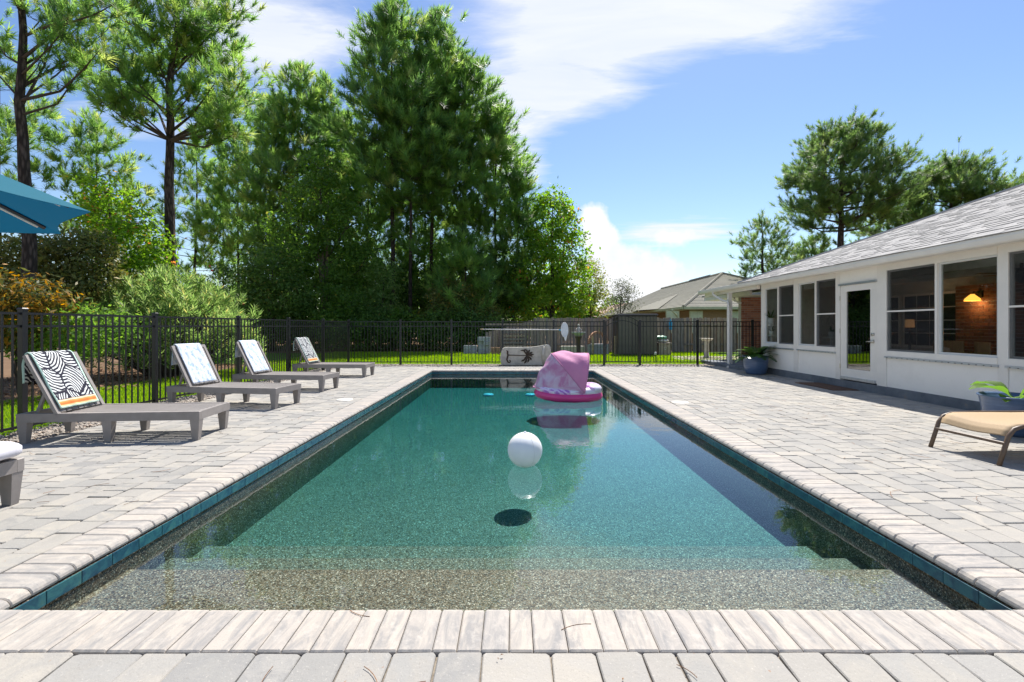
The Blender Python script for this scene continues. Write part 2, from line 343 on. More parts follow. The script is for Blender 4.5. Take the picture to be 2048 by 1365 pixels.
    q = Mat('soil'); co = q.coord(); n = q.noise(co, 3, 8, .7); n2 = q.noise(co, 40, 4, .7); MT['soil'] = q.done(q.mix(n2, q.ramp(n, [(.3, (.07, .04, .026)), (.7, (.15, .085, .05))]), q.ramp(n, [(.3, (.20, .12, .07)), (.7, (.27, .19, .12))])), .95, .1)
    q = Mat('lawn_soil'); co = q.coord(); n = q.noise(co, 8, 7, .7); MT['lawn'] = q.done(q.ramp(n, [(.3, (.06, .115, .012)), (.6, (.10, .175, .015)), (.8, (.15, .19, .03))]), .95, .1)
    q = Mat('gravel'); r = q.rnd(); co = q.coord(); MT['gravel'] = q.done(q.mix(q.noise(co, 40, 3), q.ramp(r, [(0, (.16, .14, .12)), (.3, (.36, .31, .26)), (.6, (.48, .43, .37)), (.85, (.42, .28, .19)), (1, (.62, .58, .53))]), (.3, .27, .23)), .8, .25)
    MT['black_metal'] = simple('black_metal', (.012, .012, .014), .38, .2, 20, .5, rnd=.2)
    MT['lounger_plastic'] = simple('lounger_plastic', (.275, .248, .230), .55, .08, 12, .4, bump=.05, rnd=.1)
    MT['white_paint'] = simple('white_paint', (.80, .755, .69), .5, .05, 3, .4, rnd=.06)
    q = Mat('white_panel'); co = q.coord(); n = q.noise(co, 1.6, 6, .7); c = q.mix(q.ramp(n, [(.5, (0, 0, 0)), (.8, (.35, .35, .35))]), (.87, .83, .77), (.66, .62, .56)); c = q.mix(q.ramp(q.noise(co, 14, 6, .75), [(.62, (0, 0, 0)), (.75, (.4, .4, .4))]), c, (.55, .50, .43)); q.bump(q.noise(q.coord(scale=(1, 1, 1)), 18, 3), .02, .01); MT['white_panel'] = q.done(c, .55, .35)
    MT['frame_grey'] = simple('frame_grey', (.64, .64, .62), .4, .05, 6, .5)
    MT['aluminium'] = simple('aluminium', (.50, .53, .56), .38, .1, 20, .5, .6)
    q = Mat('plinth_concrete'); co = q.coord(); n = q.noise(co, 3.0, 8, .7); n2 = q.noise(co, 30, 4); c = q.mix(q.ramp(n, [(.35, (0, 0, 0)), (.7, (1, 1, 1))]), (.11, .125, .145), (.20, .215, .235)); c = q.mix(q.ramp(q.noise(co, 6, 5, .8), [(.6, (0, 0, 0)), (.7, (.6, .6, .6))]), c, (.26, .20, .14)); q.bump(n2, .3, .006); MT['plinth'] = q.done(c, .8, .3)
    q = Mat('shingle'); co = q.coord(rnd=True); r = q.rnd(); n = q.noise(co, 120, 3, .8); c = q.mix(q.math('MULTIPLY', n, .6), q.ramp(r, [(0, (.22, .215, .21)), (.4, (.34, .33, .32)), (1, (.43, .415, .40))]), (.31, .30, .29)); MT['shingle'] = q.done(c, .9, .2)
    MT['roof_under'] = simple('roof_felt', (.10, .10, .10), .95)
    q = Mat('brick'); co = q.coord(rnd=True); r = q.rnd(); n = q.noise(co, 25, 5, .7); c = q.ramp(r, [(0, (.26, .085, .05)), (.35, (.46, .17, .09)), (.7, (.54, .235, .135)), (.92, (.38, .15, .10)), (1, (.18, .08, .06))]); MT['brick'] = q.done(q.mix(q.math('MULTIPLY', n, .5), c, (.42, .26, .18)), .9, .15)
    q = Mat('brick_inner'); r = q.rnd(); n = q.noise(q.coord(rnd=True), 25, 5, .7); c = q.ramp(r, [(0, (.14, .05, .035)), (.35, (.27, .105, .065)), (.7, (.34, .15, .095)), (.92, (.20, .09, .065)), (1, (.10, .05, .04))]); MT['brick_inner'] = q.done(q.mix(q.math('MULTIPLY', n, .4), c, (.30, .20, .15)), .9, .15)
    MT['mortar'] = simple('mortar', (.42, .38, .33), .95, .15, 30)
    q = Mat('fence_board'); co = q.coord(rnd=True, scale=(14, 14, 1.0)); n = q.noise(co, 2.2, 7, .7, .8); r = q.rnd()
    c = q.ramp(n, [(.3, (.09, .078, .072)), (.5, (.20, .175, .16)), (.75, (.31, .28, .26))]); c = q.mix(1, c, q.mix(r, (.72, .75, .82), (1.12, 1.02, .92)), 'MULTIPLY'); c = q.mix(1, c, (1.6, 1.54, 1.44), 'MULTIPLY'); MT['board'] = q.done(c, .9, .15)
    MT['board_rust'] = simple('rust_stained_board', (.38, .19, .06), .9, .35, 5)
    q = Mat('umbrella_canvas'); co = q.coord(); n = q.noise(co, 200, 2); c = q.mix(n, (.006, .17, .25), (.009, .225, .31)); q.set(q.b, 'Base Color', c); q.b.inputs['Roughness'].default_value = .8
    t = q.node('BsdfTranslucent'); t.inputs[0].default_value = (.008, .25, .40, 1); ms = q.node('MixShader'); ms.inputs[0].default_value = .5; q.L.new(q.b.outputs[0], ms.inputs[1]); q.L.new(t.outputs[0], ms.inputs[2]); q.L.new(ms.outputs[0], q.out.inputs['Surface']); MT['canvas'] = q.m
    MT['pole_white'] = simple('pole_white', (.72, .70, .66), .4)
    MT['net'] = simple('net_mesh', (.72, .74, .72), .8)
    MT['net_blue'] = simple('net_fitting', (.02, .30, .55), .5)
    # towels
    q = Mat('towel_zebra'); uv = q.coord('UV', scale=(1, 1.4, 1)); sp = q.node('SeparateXYZ'); t0 = q.node('TexCoord'); q.L.new(t0.outputs['UV'], sp.inputs[0])
    vo = q.node('TexVoronoi'); q.L.new(uv, vo.inputs['Vector']); vo.inputs['Scale'].default_value = 2.6; vo.inputs['Randomness'].default_value = .9
    sc = q.node('SeparateColor'); q.L.new(vo.outputs['Color'], sc.inputs[0])
    ve = q.node('TexVoronoi', feature='DISTANCE_TO_EDGE'); q.L.new(uv, ve.inputs['Vector']); ve.inputs['Scale'].default_value = 2.6; ve.inputs['Randomness'].default_value = .9
    df = q.node('VectorMath', operation='SUBTRACT'); q.L.new(uv, df.inputs[0]); vp_ = q.node('VectorMath', operation='SCALE'); q.L.new(vo.outputs['Position'], vp_.inputs[0]); vp_.inputs['Scale'].default_value = 1.0; q.L.new(vp_.outputs[0], df.inputs[1])
    ang = q.math('MULTIPLY', sc.outputs[0], 6.28); vr = q.node('VectorRotate', rotation_type='Z_AXIS'); q.L.new(df.outputs[0], vr.inputs['Vector']); q.L.new(ang, vr.inputs['Angle'])
    of = q.node('VectorMath', operation='ADD'); q.L.new(vr.outputs[0], of.inputs[0]); of.inputs[1].default_value = (.30, .05, 0)
    wv = q.node('TexWave', wave_type='RINGS', rings_direction='Z'); q.L.new(of.outputs[0], wv.inputs['Vector']); wv.inputs['Scale'].default_value = 6.0; wv.inputs['Distortion'].default_value = 1.6; wv.inputs['Detail'].default_value = 0; wv.inputs['Detail Scale'].default_value = 2.0
    bw = q.ramp(wv.outputs['Fac'], [(.50, (0, 0, 0)), (.54, (1, 1, 1))]); edge = q.ramp(ve.outputs['Distance'], [(.035, (0, 0, 0)), (.045, (1, 1, 1)), ])
    pat = q.mix(1, bw, edge, 'MULTIPLY'); c = q.mix(pat, (.035, .035, .05), (.74, .76, .74))
    st = q.ramp(sp.outputs[1], [(0, (.55, .70, .58)), (.018, (.72, .55, .28)), (.035, (.70, .20, .06)), (.06, (.78, .32, .10)), (.078, (.80, .62, .45)), (.095, (.04, .04, .05)), (.104, (1, 1, 1))], 'CONSTANT')
    isst = q.math('LESS_THAN', sp.outputs[1], .104); c = q.mix(isst, c, st)
    sd = q.math('GREATER_THAN', q.math('ABSOLUTE', q.math('SUBTRACT', sp.outputs[0], .5)), .465); c = q.mix(sd, c, (.45, .62, .53)); tn = q.noise(q.coord(), 260, 2); q.bump(tn, .5, .004)
    MT['towel_zebra'] = q.done(c, .95, .1)
    q = Mat('towel_blue'); uv = q.coord('UV', scale=(1, 1.4, 1)); n = q.noise(uv, 7, 5, .7, 1.0); n2 = q.noise(uv, 16, 4, .6)
    c = q.mix(q.ramp(n, [(.47, (0, 0, 0)), (.6, (1, 1, 1))]), (.72, .76, .80), (.36, .50, .70)); c = q.mix(q.ramp(n2, [(.52, (0, 0, 0)), (.62, (.6, .6, .6))]), c, (.78, .79, .80)); q.bump(q.noise(q.coord(), 260, 2), .5, .004); MT['towel_blue'] = q.done(c, .95, .1)
    MT['fringe_grey'] = simple('fringe', (.30, .29, .28), .95, .5, 60)
    MT['cushion'] = simple('cushion_fabric', (.60, .585, .63), .9, .04, 40)
    MT['sling'] = simple('sling_fabric', (.40, .285, .165), .75, .08, 90, bump=.1)
    MT['bronze'] = simple('bronze_tube', (.115, .075, .048), .45, .1, 20)
    q = Mat('blue_glaze'); co = q.coord(); n = q.noise(q.coord(scale=(2, 2, 16)), 2, 5, .6); MT['glaze'] = q.done(q.ramp(n, [(.3, (.045, .085, .175)), (.7, (.085, .14, .25))]), .28, .5)
    MT['pot_white'] = simple('pot_white', (.62, .60, .57), .6)
    MT['ball'] = None
    q = Mat('ball_plastic'); q.b.inputs['Subsurface Weight'].default_value = .25; q.b.inputs['Subsurface Radius'].default_value = (.1, .1, .1); MT['ball'] = q.done((.83, .83, .82), .35, .4)
    MT['pink'] = simple('pink_vinyl', (.66, .055, .235), .28, .05, 5, .5)
    q = Mat('float_print'); co = q.coord(scale=(1, 1, 1)); v = q.node('TexWave', bands_direction='DIAGONAL'); q.L.new(co, v.inputs[0]); v.inputs['Scale'].default_value = 5; v.inputs['Distortion'].default_value = 7; v.inputs['Detail Scale'].default_value = 1.2
    n = q.noise(co, 3.4, 3); c = q.mix(q.ramp(v.outputs['Fac'], [(.4, (0, 0, 0)), (.65, (1, 1, 1))]), (.45, .18, .55), (.74, .52, .78)); c = q.mix(q.ramp(n, [(.46, (0, 0, 0)), (.54, (1, 1, 1))]), c, (.76, .72, .80)); MT['print'] = q.done(c, .3, .5)
    def cloth(name, c1, c2, tr, sc_=3.5):
        q = Mat(name); n = q.noise(q.coord(), sc_, 4, .6, 1.0); c = q.mix(q.ramp(n, [(.4, (0, 0, 0)), (.62, (1, 1, 1))]), c1, c2); q.set(q.b, 'Base Color', c); q.b.inputs['Roughness'].default_value = .7
        q.bump(q.noise(q.coord(scale=(1, 1, 1)), 7, 4, .5, .8), .35, .03)
        t = q.node('BsdfTranslucent'); q.L.new(c, t.inputs[0]); ms = q.node('MixShader'); ms.inputs[0].default_value = tr; q.L.new(q.b.outputs[0], ms.inputs[1]); q.L.new(t.outputs[0], ms.inputs[2]); q.L.new(ms.outputs[0], q.out.inputs['Surface']); MT[name] = q.m
    cloth('canopy_pink', (.74, .33, .54), (.78, .37, .57), .35, 2); cloth('canopy_print', (.80, .70, .80), (.70, .34, .56), .4, 4)
    q = Mat('cast_concrete'); co = q.coord(); n = q.noise(co, 5, 8, .7); c = q.ramp(n, [(.25, (.33, .30, .245)), (.55, (.52, .48, .405)), (.8, (.58, .545, .47))]); q.bump(q.noise(co, 60, 4), .3, .005); MT['cast'] = q.done(c, .85, .25)
    MT['emblem'] = simple('emblem_paint', (.060, .040, .025), .6, .3, 15)
    MT['shed'] = simple('shed_resin', (.135, .12, .098), .55, .15, 4); MT['shed_dark'] = simple('shed_resin_dark', (.045, .043, .042), .5, .1)
    MT['tan_box'] = simple('tan_resin', (.36, .30, .24), .7); MT['stone_white'] = simple('stone_white', (.50, .46, .40), .85, .2)
    MT['block_grey'] = simple('block_grey', (.36, .37, .39), .9, .15, 30, rnd=.2)
    MT['bag'] = simple('sack_plastic', (.58, .56, .50), .4, .3, 9); MT['bag_green'] = simple('sack_green', (.10, .25, .16), .4, .4, 12)
    MT['timber'] = simple('timber', (.42, .32, .20), .85, .3, 8)
    MT['pink_tile'] = simple('pink_roof_tile', (.40, .28, .21), .9, .2, 3); MT['rust_stone'] = simple('rust_stone', (.35, .20, .12), .9, .3, 20, rnd=.4)
    MT['nbr_roof'] = None
    q = Mat('neighbour_shingle'); co = q.coord(); n = q.noise(co, .8, 5, .6); n2 = q.noise(q.coord(scale=(1, 1, 6)), 9, 4, .8); r = q.rnd()
    c = q.mix(n2, q.ramp(n, [(.3, (.255, .24, .195)), (.7, (.34, .32, .265))]), (.235, .23, .195)); c = q.mix(1, c, q.mix(r, (.86, .86, .86), (1.1, 1.1, 1.1)), 'MULTIPLY'); MT['nbr_roof'] = q.done(c, .95, .15)
    MT['nbr_trim'] = simple('neighbour_trim', (.42, .48, .30), .6); MT['nbr_window'] = simple('neighbour_blind', (.45, .55, .40), .4)
    MT['nbr_brick'] = simple('neighbour_brick', (.23, .165, .085), .9, .3, 30)
    MT['doormat'] = simple('doormat', (.115, .062, .040), .95, .35, 25, bump=.5)
    MT['inner_wall'] = simple('inner_wall', (.52, .53, .50), .8); MT['inner_ceiling'] = simple('inner_ceiling', (.62, .60, .57), .8)
    MT['inner_floor'] = simple('inner_floor', (.25, .22, .19), .5); MT['dark_glass'] = simple('dark_window', (.03, .035, .04), .1, .1, spec=.6)
    MT['fan_black'] = simple('fan_black', (.015, .015, .015), .5); MT['wood_chair'] = simple('chair_wood', (.35, .17, .07), .5, .2)
    MT['sofa'] = simple('sofa_fabric', (.50, .47, .42), .9)
    q = Mat('lamp_shade'); q.b.inputs['Emission Color'].default_value = (1, .42, .06, 1); q.b.inputs['Emission Strength'].default_value = 1.1; MT['lamp_shade'] = q.done((.8, .5, .15), .4)
    q = Mat('table_shade'); q.b.inputs['Emission Color'].default_value = (1, .5, .2, 1); q.b.inputs['Emission Strength'].default_value = .12; MT['table_shade'] = q.done((.6, .36, .22), .6)
    MT['lid_white'] = simple('lid_white', (.72, .68, .60), .6); MT['drain'] = simple('drain_cover', (.80, .84, .84), .4)
    MT['needle_brown'] = simple('dry_needle', (.26, .12, .05), .8, .3); MT['leaf_litter'] = simple('leaf_litter', (.20, .11, .055), .9, .5, 25, rnd=.6)
    MT['petal'] = simple('petal', (.62, .03, .05), .6); MT['fireclay'] = simple('fired_clay', (.44, .24, .15), .9, .2, 12, rnd=.3); MT['steel'] = simple('steel', (.55, .52, .45), .3, .05, 10, .5, .9)
mk()

# ------------------------------------------------------------------ ground, lawn, deck base (all with the pool left open)
PX0, PX1, PY0, PY1 = -2.38, 2.38, 2.23, 14.08      # pool inner wall faces
ZW = -0.124                                          # water level
def frame_sheet(mb, a, b, hole, z):
    x0, y0 = a; x1, y1 = b; hx0, hy0, hx1, hy1 = hole
    xs = [x0, hx0, hx1, x1]; ys = [y0, hy0, hy1, y1]
    vs = [(x, y, z) for y in ys for x in xs]
    fs = [(j * 4 + i, j * 4 + i + 1, (j + 1) * 4 + i + 1, (j + 1) * 4 + i) for j in range(3) for i in range(3) if not (i == 1 and j == 1)]
    return mb.add(vs, fs)
hole = (PX0 - .06, PY0 - .06, PX1 + .06, PY1 + .06)
o = frame_sheet(MB(), (-900, -600), (900, 1500), hole, -0.045).build('ground', MT['soil']); tag(o, kind='structure')
deck = structure('pool_deck')
frame_sheet(MB(), (-5.38, -2.5), (7.2, 15.5), hole, -0.014).build('deck_bed', MT['sand'], deck)

GOLD = 2.399963
def in_frame(x, y, z=0.0, m=1.03):
    if y < .8: return False
    u = HX + x / y * FPX; v = HY + (CAMZ - z) / y * FPX
    return -2048 * (m - 1) < u < 2048 * m and 0 < v < 1365 * m

def paver_outline(w, l, rr):
    c = min(w, l) * .065; j = lambda: rr.uniform(-.0035, .0035)
    a, b = w / 2 - .0022, l / 2 - .0022
    c1, c2, c3, c4 = (c * rr.uniform(.35, 1.25) for _ in range(4))
    return [(-a + c1, -b + j()), (a - c2, -b + j()), (a + j(), -b + c2), (a + j(), b - c3), (a - c3, b + j()), (-a + c4, b + j()), (-a + j(), b - c4), (-a + j(), -b + c1)]
def lay_pavers():
    rr = random.Random(11); LEN = (.135, .18, .18, .27); meshes = {}
    for L in set(LEN):
        meshes[L] = []
        for k in range(5):
            mb = MB(); mb.prism(paver_outline(.18, L, rr), -.04, 0, .0045); meshes[L].append((mb, mb.mesh('paver', MT['paver'])))
    items = []
    def course(alongY, c, s0, s1):
        s = s0 + rr.uniform(-.15, 0)
        while s < s1:
            L = rr.choice(LEN)
            if s + L > s0 + .03:
                m = s + L / 2
                x, y = (c, m) if alongY else (m, c)
                items.append((x, y, L, (0 if alongY else math.pi / 2) + (math.pi if rr.random() < .5 else 0), rr.randrange(5), rr.uniform(-.004, .003)))
            s += L
    x = -2.70 - .09
    while x > -5.36: course(True, x, .45, 15.5); x -= .1805
    x = 2.70 + .09
    while x < 7.05: course(True, x, .45, 15.5); x += .1805
    y = 1.905 - .09
    while y > .4: course(False, y, -2.69, 2.69); y -= .1805
    y = 14.40 + .09
    while y < 15.5: course(False, y, -2.69, 2.69); y += .1805
    # the lids take the place of the blocks under them
    LID = [(-2.97, 8.45), (2.86, 8.15)]
    items[:] = [i for i in items if all(math.hypot(i[0] - a, i[1] - b) > .10 for a, b in LID)]
    sc = sorted(range(len(items)), key=lambda k: -(items[k][2] / max(.8, items[k][1]) ** 3 if in_frame(items[k][0], items[k][1]) else -1 + 0))
    sc = sorted(range(len(items)), key=lambda k: -(items[k][2] / max(.8, items[k][1]) ** 3 if in_frame(items[k][0], items[k][1]) else 0))
    for k in sc[:300]:
        x, y, L, rz, vi, dz = items[k]
        o = place('paver', meshes[L][vi][1], deck, (x, y, dz), rz); o.rotation_euler = (rr.uniform(-.006, .006), rr.uniform(-.006, .006), rz + rr.uniform(-.012, .012))
    rest = MB()
    for k in sc[300:]:
        x, y, L, rz, vi, dz = items[k]; c, s = math.cos(rz + rr.uniform(-.012, .012)), math.sin(rz); mb = meshes[L][vi][0]; tx, ty = rr.uniform(-.006, .006), rr.uniform(-.006, .006)
        rest.add([(x + v[0] * c - v[1] * s, y + v[0] * s + v[1] * c, v[2] + dz + v[0] * tx + v[1] * ty) for v in mb.v], mb.f)
    rest.build('pavers_beyond', MT['paver'], deck, kind='stuff')
lay_pavers()

# coping: bull-nosed stones, local x = across (nose at +x)
def lay_coping():
    cop = structure('pool_coping'); rr = random.Random(5); mm = {}
    for k, w in enumerate((.098, .112, .126, .14)):
        mb = MB(); hw = w / 2 - .0018; prof = [(-.15, -.055), (-.15, -.006), (-.144, 0), (.112, 0), (.133, -.006), (.146, -.020), (.150, -.032), (.146, -.044), (.13, -.055)]
        vs = []
        for yy, ins in ((-hw, .006), (-hw + .006, 0), (hw - .006, 0), (hw, .006)):
            for px, pz in prof: vs.append((px - (ins * .5 if px > .1 else 0), yy, pz - (ins * .8 if pz > -.04 else 0)))
        n = len(prof); fs = []
        for j in range(3):
            for i in range(n): fs.append((j * n + i, (j + 1) * n + i, (j + 1) * n + (i + 1) % n, j * n + (i + 1) % n))
        fs += [tuple(range(n)), tuple(range(4 * n - 1, 3 * n - 1, -1))]
        mb.add(vs, fs); mm[w] = mb.mesh('coping_stone', MT['coping'])
    WS = list(mm)
    def side(p0, d, length, rz):
        s = 0
        while s < length - .04:
            w = rr.choice(WS); w = w if s + w <= length + .03 else WS[0]
            c = Vector(p0) + Vector(d) * (s + w / 2); o = place('coping_stone', mm[w], cop, (c.x, c.y, .006 + rr.uniform(-.0015, .0015)), rz + rr.uniform(-.004, .004)); s += w
    side((-2.53, 1.93, 0), (0, 1, 0), 12.45, 0); side((2.53, 1.93, 0), (0, 1, 0), 12.45, math.pi)
    side((-2.38, 2.055, 0), (1, 0, 0), 4.76, math.pi / 2); side((-2.38, 14.23, 0), (1, 0, 0), 4.76, -math.pi / 2)
lay_coping()

# ------------------------------------------------------------------ pool: shell, steps, tiles, water
pool = structure('swimming_pool')
def pool_shell():
    mb = MB(); D0, D1 = .41, .36
    zf0, zf1 = ZW - D0, ZW - D1
    t = .25
    mb.box((PX0 - t, PY0 - t, -1.2), (PX0, PY1 + t, -.050)); mb.box((PX1, PY0 - t, -1.2), (PX1 + t, PY1 + t, -.050))
    mb.box((PX0, PY0 - t, -1.2), (PX1, PY0, -.050)); mb.box((PX0, PY1, -1.2), (PX1, PY1 + t, -.050))
    mb.build('pool_wall', MT['pebble'], pool)
    fl = MB(); nseg = 24
    def f(u, v): return (PX0 + (PX1 - PX0) * u, PY0 + (PY1 - PY0) * v, zf0 + (zf1 - zf0) * v)
    fl.grid(f, 8, nseg); fl.build('pool_floor', MT['pebble'], pool)
    for (y1, dz, ins) in ((2.98, .085, .0), (3.34, .19, .0), (3.74, .29, .0)):
        s = MB(); z = ZW - dz; n = 24
        # treads run the full width with a softened front edge
        prof = [(PY0, z), (y1 - .02, z), (y1 - .006, z - .006), (y1, z - .02), (y1, zf0 - .02)]
        for i in range(len(prof) - 1):
            (ya, za), (yb, zb) = prof[i], prof[i + 1]
            s.add([(PX0, ya, za), (PX1, ya, za), (PX1, yb, zb), (PX0, yb, zb)], [(0, 1, 2, 3)])
        s.build('pool_step', MT['pebble'], pool)
    # waterline tiles, each its own
    tm = MB(); tm.bbox((-.099, -.034, 0), (.099, .034, .008), .002); me = tm.mesh('waterline_tile', MT['tile'])
    g = MB(); zt = -.0825
    for s in (0, 1, 2, 3):
        along = (PY1 - PY0) if s < 2 else (PX1 - PX0); n = int(along / .2)
        for k in range(n):
            q = (k + .5) * along / n
            if s == 0: loc, rot = (PX0, PY0 + q, zt), (math.pi / 2, 0, math.pi / 2)
            elif s == 1: loc, rot = (PX1, PY0 + q, zt), (math.pi / 2, 0, -math.pi / 2)
            elif s == 2: loc, rot = (PX0 + q, PY1, zt), (math.pi / 2, 0, 0)
            else: loc, rot = (PX0 + q, PY0, zt), (math.pi / 2, 0, math.pi)
            place('waterline_tile', me, pool, loc, rot=rot)
    # drain covers near the far end, and a suction lid
    for px_, py_ in ((977, 790), (1061, 790)):
        z = zf1 + .012; p = G(px_, py_, z); mb = MB(); mb.lathe([(0.001, .03), (.10, .03), (.135, .012), (.14, -.01)], (p.x, p.y, z), 20); mb.build('drain_cover', MT['drain'], pool, True)
    w = MB(); w.box((PX0 - .02, PY0 - .02, -1.15), (PX1 + .02, PY1 + .02, ZW)); o = w.build('pool_water', MT['water']); tag(o, kind='structure')
pool_shell()
for (x, y), lb in (((-2.97, 8.45), 'round cream skimmer lid set in the paving near the loungers'), ((2.86, 8.15), 'round cream skimmer lid set in the paving on the house side')):
    m = MB(); m.lathe([(.001, .004), (.115, .004), (.118, .001), (.122, .006), (.14, .006), (.142, -.03)], (x, y, 0), 28); tag(m.build('pool_skimmer', MT['lid_white'], None, True), lb, 'skimmer', 'skimmer covers in the deck')

# gravel strips, lawn, beds
def stones(name, rects, dens, seed, size=(.012, .035), z=-.03, mat='gravel', kind='stuff'):
    rng = np.random.default_rng(seed); base = np.array([[1, 0, 0], [0, 1, 0], [-1, 0, 0], [0, -1, 0], [0, 0, .7], [0, 0, -.7]]); F = np.array([[0, 1, 4], [1, 2, 4], [2, 3, 4], [3, 0, 4], [1, 0, 5], [2, 1, 5], [3, 2, 5], [0, 3, 5]])
    C = []
    for (x0, y0, x1, y1) in rects:
        n = int((x1 - x0) * (y1 - y0) * dens); C.append(np.c_[rng.uniform(x0, x1, n), rng.uniform(y0, y1, n), np.full(n, z) + rng.uniform(0, .012, n)])
    C = np.concatenate(C); n = len(C); s = rng.uniform(*size, n); a = rng.uniform(0, 6.28, n)
    V = np.tile(base, (n, 1, 1)) * (1 + rng.uniform(-.35, .35, (n, 6, 3))); ca, sa = np.cos(a)[:, None], np.sin(a)[:, None]
    V = np.stack([V[..., 0] * ca - V[..., 1] * sa * .7, V[..., 0] * sa + V[..., 1] * ca * .7, V[..., 2] * .7], -1) * s[:, None, None] + C[:, None, :]
    FF = (F[None] + (np.arange(n) * 6)[:, None, None]).reshape(-1, 3)
    o = link(bpy.data.objects.new(name, npmesh(name, V.reshape(-1, 3), FF, MT[mat]))); o['kind'] = kind; return o
def fx(y): return -5.95 + (y - 5.8) * (.37 / 10.45)     # line of the side fence
mb = MB(); mb.add([(-6.7, -3, -.032), (-5.38, -3, -.032), (-5.38, 16.7, -.032), (-6.3, 16.7, -.032)], [(0, 1, 2, 3)]); mb.add([(-5.38, 15.5, -.032), (9.5, 15.5, -.032), (9.5, 16.7, -.032), (-5.38, 16.7, -.032)], [(0, 1, 2, 3)])
tag(mb.build('gravel_bed', MT['sand']), kind='structure')
stones('gravel', [(-6.25, 4.2, -5.39, 9), (-6.1, 9, -5.39, 16.6)], 900, 3, (.014, .038))
bpy.data.objects['gravel']['label'] = 'pale pea gravel between the paving and the side fence'
o = stones('gravel', [(-5.39, 15.51, 7.2, 16.65)], 600, 4, (.015, .04))
mb = MB(); mb.add([(-9.4, -4, -.028), (-6.35, -4, -.028), (-6.05, 16.6, -.028), (-8.8, 16.6, -.028)], [(0, 1, 2, 3)]); mb.add([(-14, 16.6, -.028), (16, 16.6, -.028), (16, 25, -.028), (-14, 23.5, -.028)], [(0, 1, 2, 3)])
tag(mb.build('lawn', MT['lawn']), kind='structure')
def grass(name, rects, dens, h, seed):
    rng = np.random.default_rng(seed); C = []
    for (x0, y0, x1, y1) in rects:
        n = int((x1 - x0) * (y1 - y0) * dens); C.append(np.c_[rng.uniform(x0, x1, n), rng.uniform(y0, y1, n), np.full(n, -.03)])
    C = np.concatenate(C); n = len(C); a = rng.uniform(0, 6.28, n); w = rng.uniform(.004, .009, n) * (1 + (h > .06) * .8); L = h * rng.uniform(.5, 1.3, n)
    d = np.c_[np.cos(a), np.sin(a), np.zeros(n)]; ln = rng.normal(0, .35, (n, 3)); ln[:, 2] = 1; T = C + ln * L[:, None]
    V = np.stack([C - d * w[:, None], C + d * w[:, None], T], 1); F = np.arange(n * 3).reshape(-1, 3)
    t = np.repeat(np.clip(rng.normal(.5, .22, n), 0, 1), 3); o = link(bpy.data.objects.new(name, npmesh(name, V, F, MT['grass_blade'], t))); o['kind'] = 'stuff'; return o
grass('grass', [(-8.9, 4.5, -6.12, 10), (-8.7, 10, -6.0, 16.5)], 1300, .055, 1)['label'] = 'bright mown grass along the side fence'
grass('grass', [(-9, 16.7, 9.5, 24.2)], 480, .075, 2)['label'] = 'bright mown lawn behind the far fence'

# ------------------------------------------------------------------ black metal fence
fence_group = 'black metal pool fence'
BM = MT['black_metal']
pk = MB(); pk.box((-.0085, -.0085, .06), (.0085, .0085, 1.47)); PICK = pk.mesh('picket', BM)
ps = MB(); ps.box((-.032, -.032, -.05), (.032, .032, 1.50)); ps.prism([(-.038, -.038), (.038, -.038), (.038, .038), (-.038, .038)], 1.50, 1.525, .012); POST = ps.mesh('fence_post', BM)
def iron_fence(name, label, pts, own_first=True, own_last=True):
    a, b = Vector((*pts[0], 0)), Vector((*pts[-1], 0)); t = thing(name, label, 'fence', a)
    for i, p in enumerate(pts):
        if (i == 0 and not own_first) or (i == len(pts) - 1 and not own_last): continue
        q = Vector((*p, 0)); nx = Vector((*pts[min(i + 1, len(pts) - 1)], 0)) - Vector((*pts[max(i - 1, 0)], 0)); place('fence_post', POST, t, q, math.atan2(nx.y, nx.x))
    for i in range(len(pts) - 1):
        p, q = Vector((*pts[i], 0)), Vector((*pts[i + 1], 0)); d = q - p; L = d.length; an = math.atan2(d.y, d.x); u = d / L
        for z in (1.455, 1.30, .085):
            r = MB(); r.box((-.5 * (L - .064), -.0125, 0), (.5 * (L - .064), .0125, .028)); me = r.mesh('rail', BM); place('rail', me, t, p + d / 2 + Vector((0, 0, z - .014)), an)
        n = max(1, round(L / .112))
        for k in range(1, n): place('picket', PICK, t, p + u * (L * k / n), an)
    return t
ys = [3.75, 5.80, 7.85, 10.1, 12.2, 14.25, 16.25]
iron_fence('metal_fence', 'black metal picket fence running behind the row of grey loungers', [(fx(y), y) for y in ys])
FY = 16.25
def fX(x): return (x - HX) / FPX * FY
iron_fence('metal_fence', 'black metal picket fence across the far end behind the palm stone', [(fX(x), FY) for x in (696, 801, 903, 1005, 1107, 1208)], own_first=False)
iron_fence('metal_fence', 'short black metal fence between the arched gate and the brick wall', [(fX(x), FY) for x in (1280, 1395, 1505, 1545)])
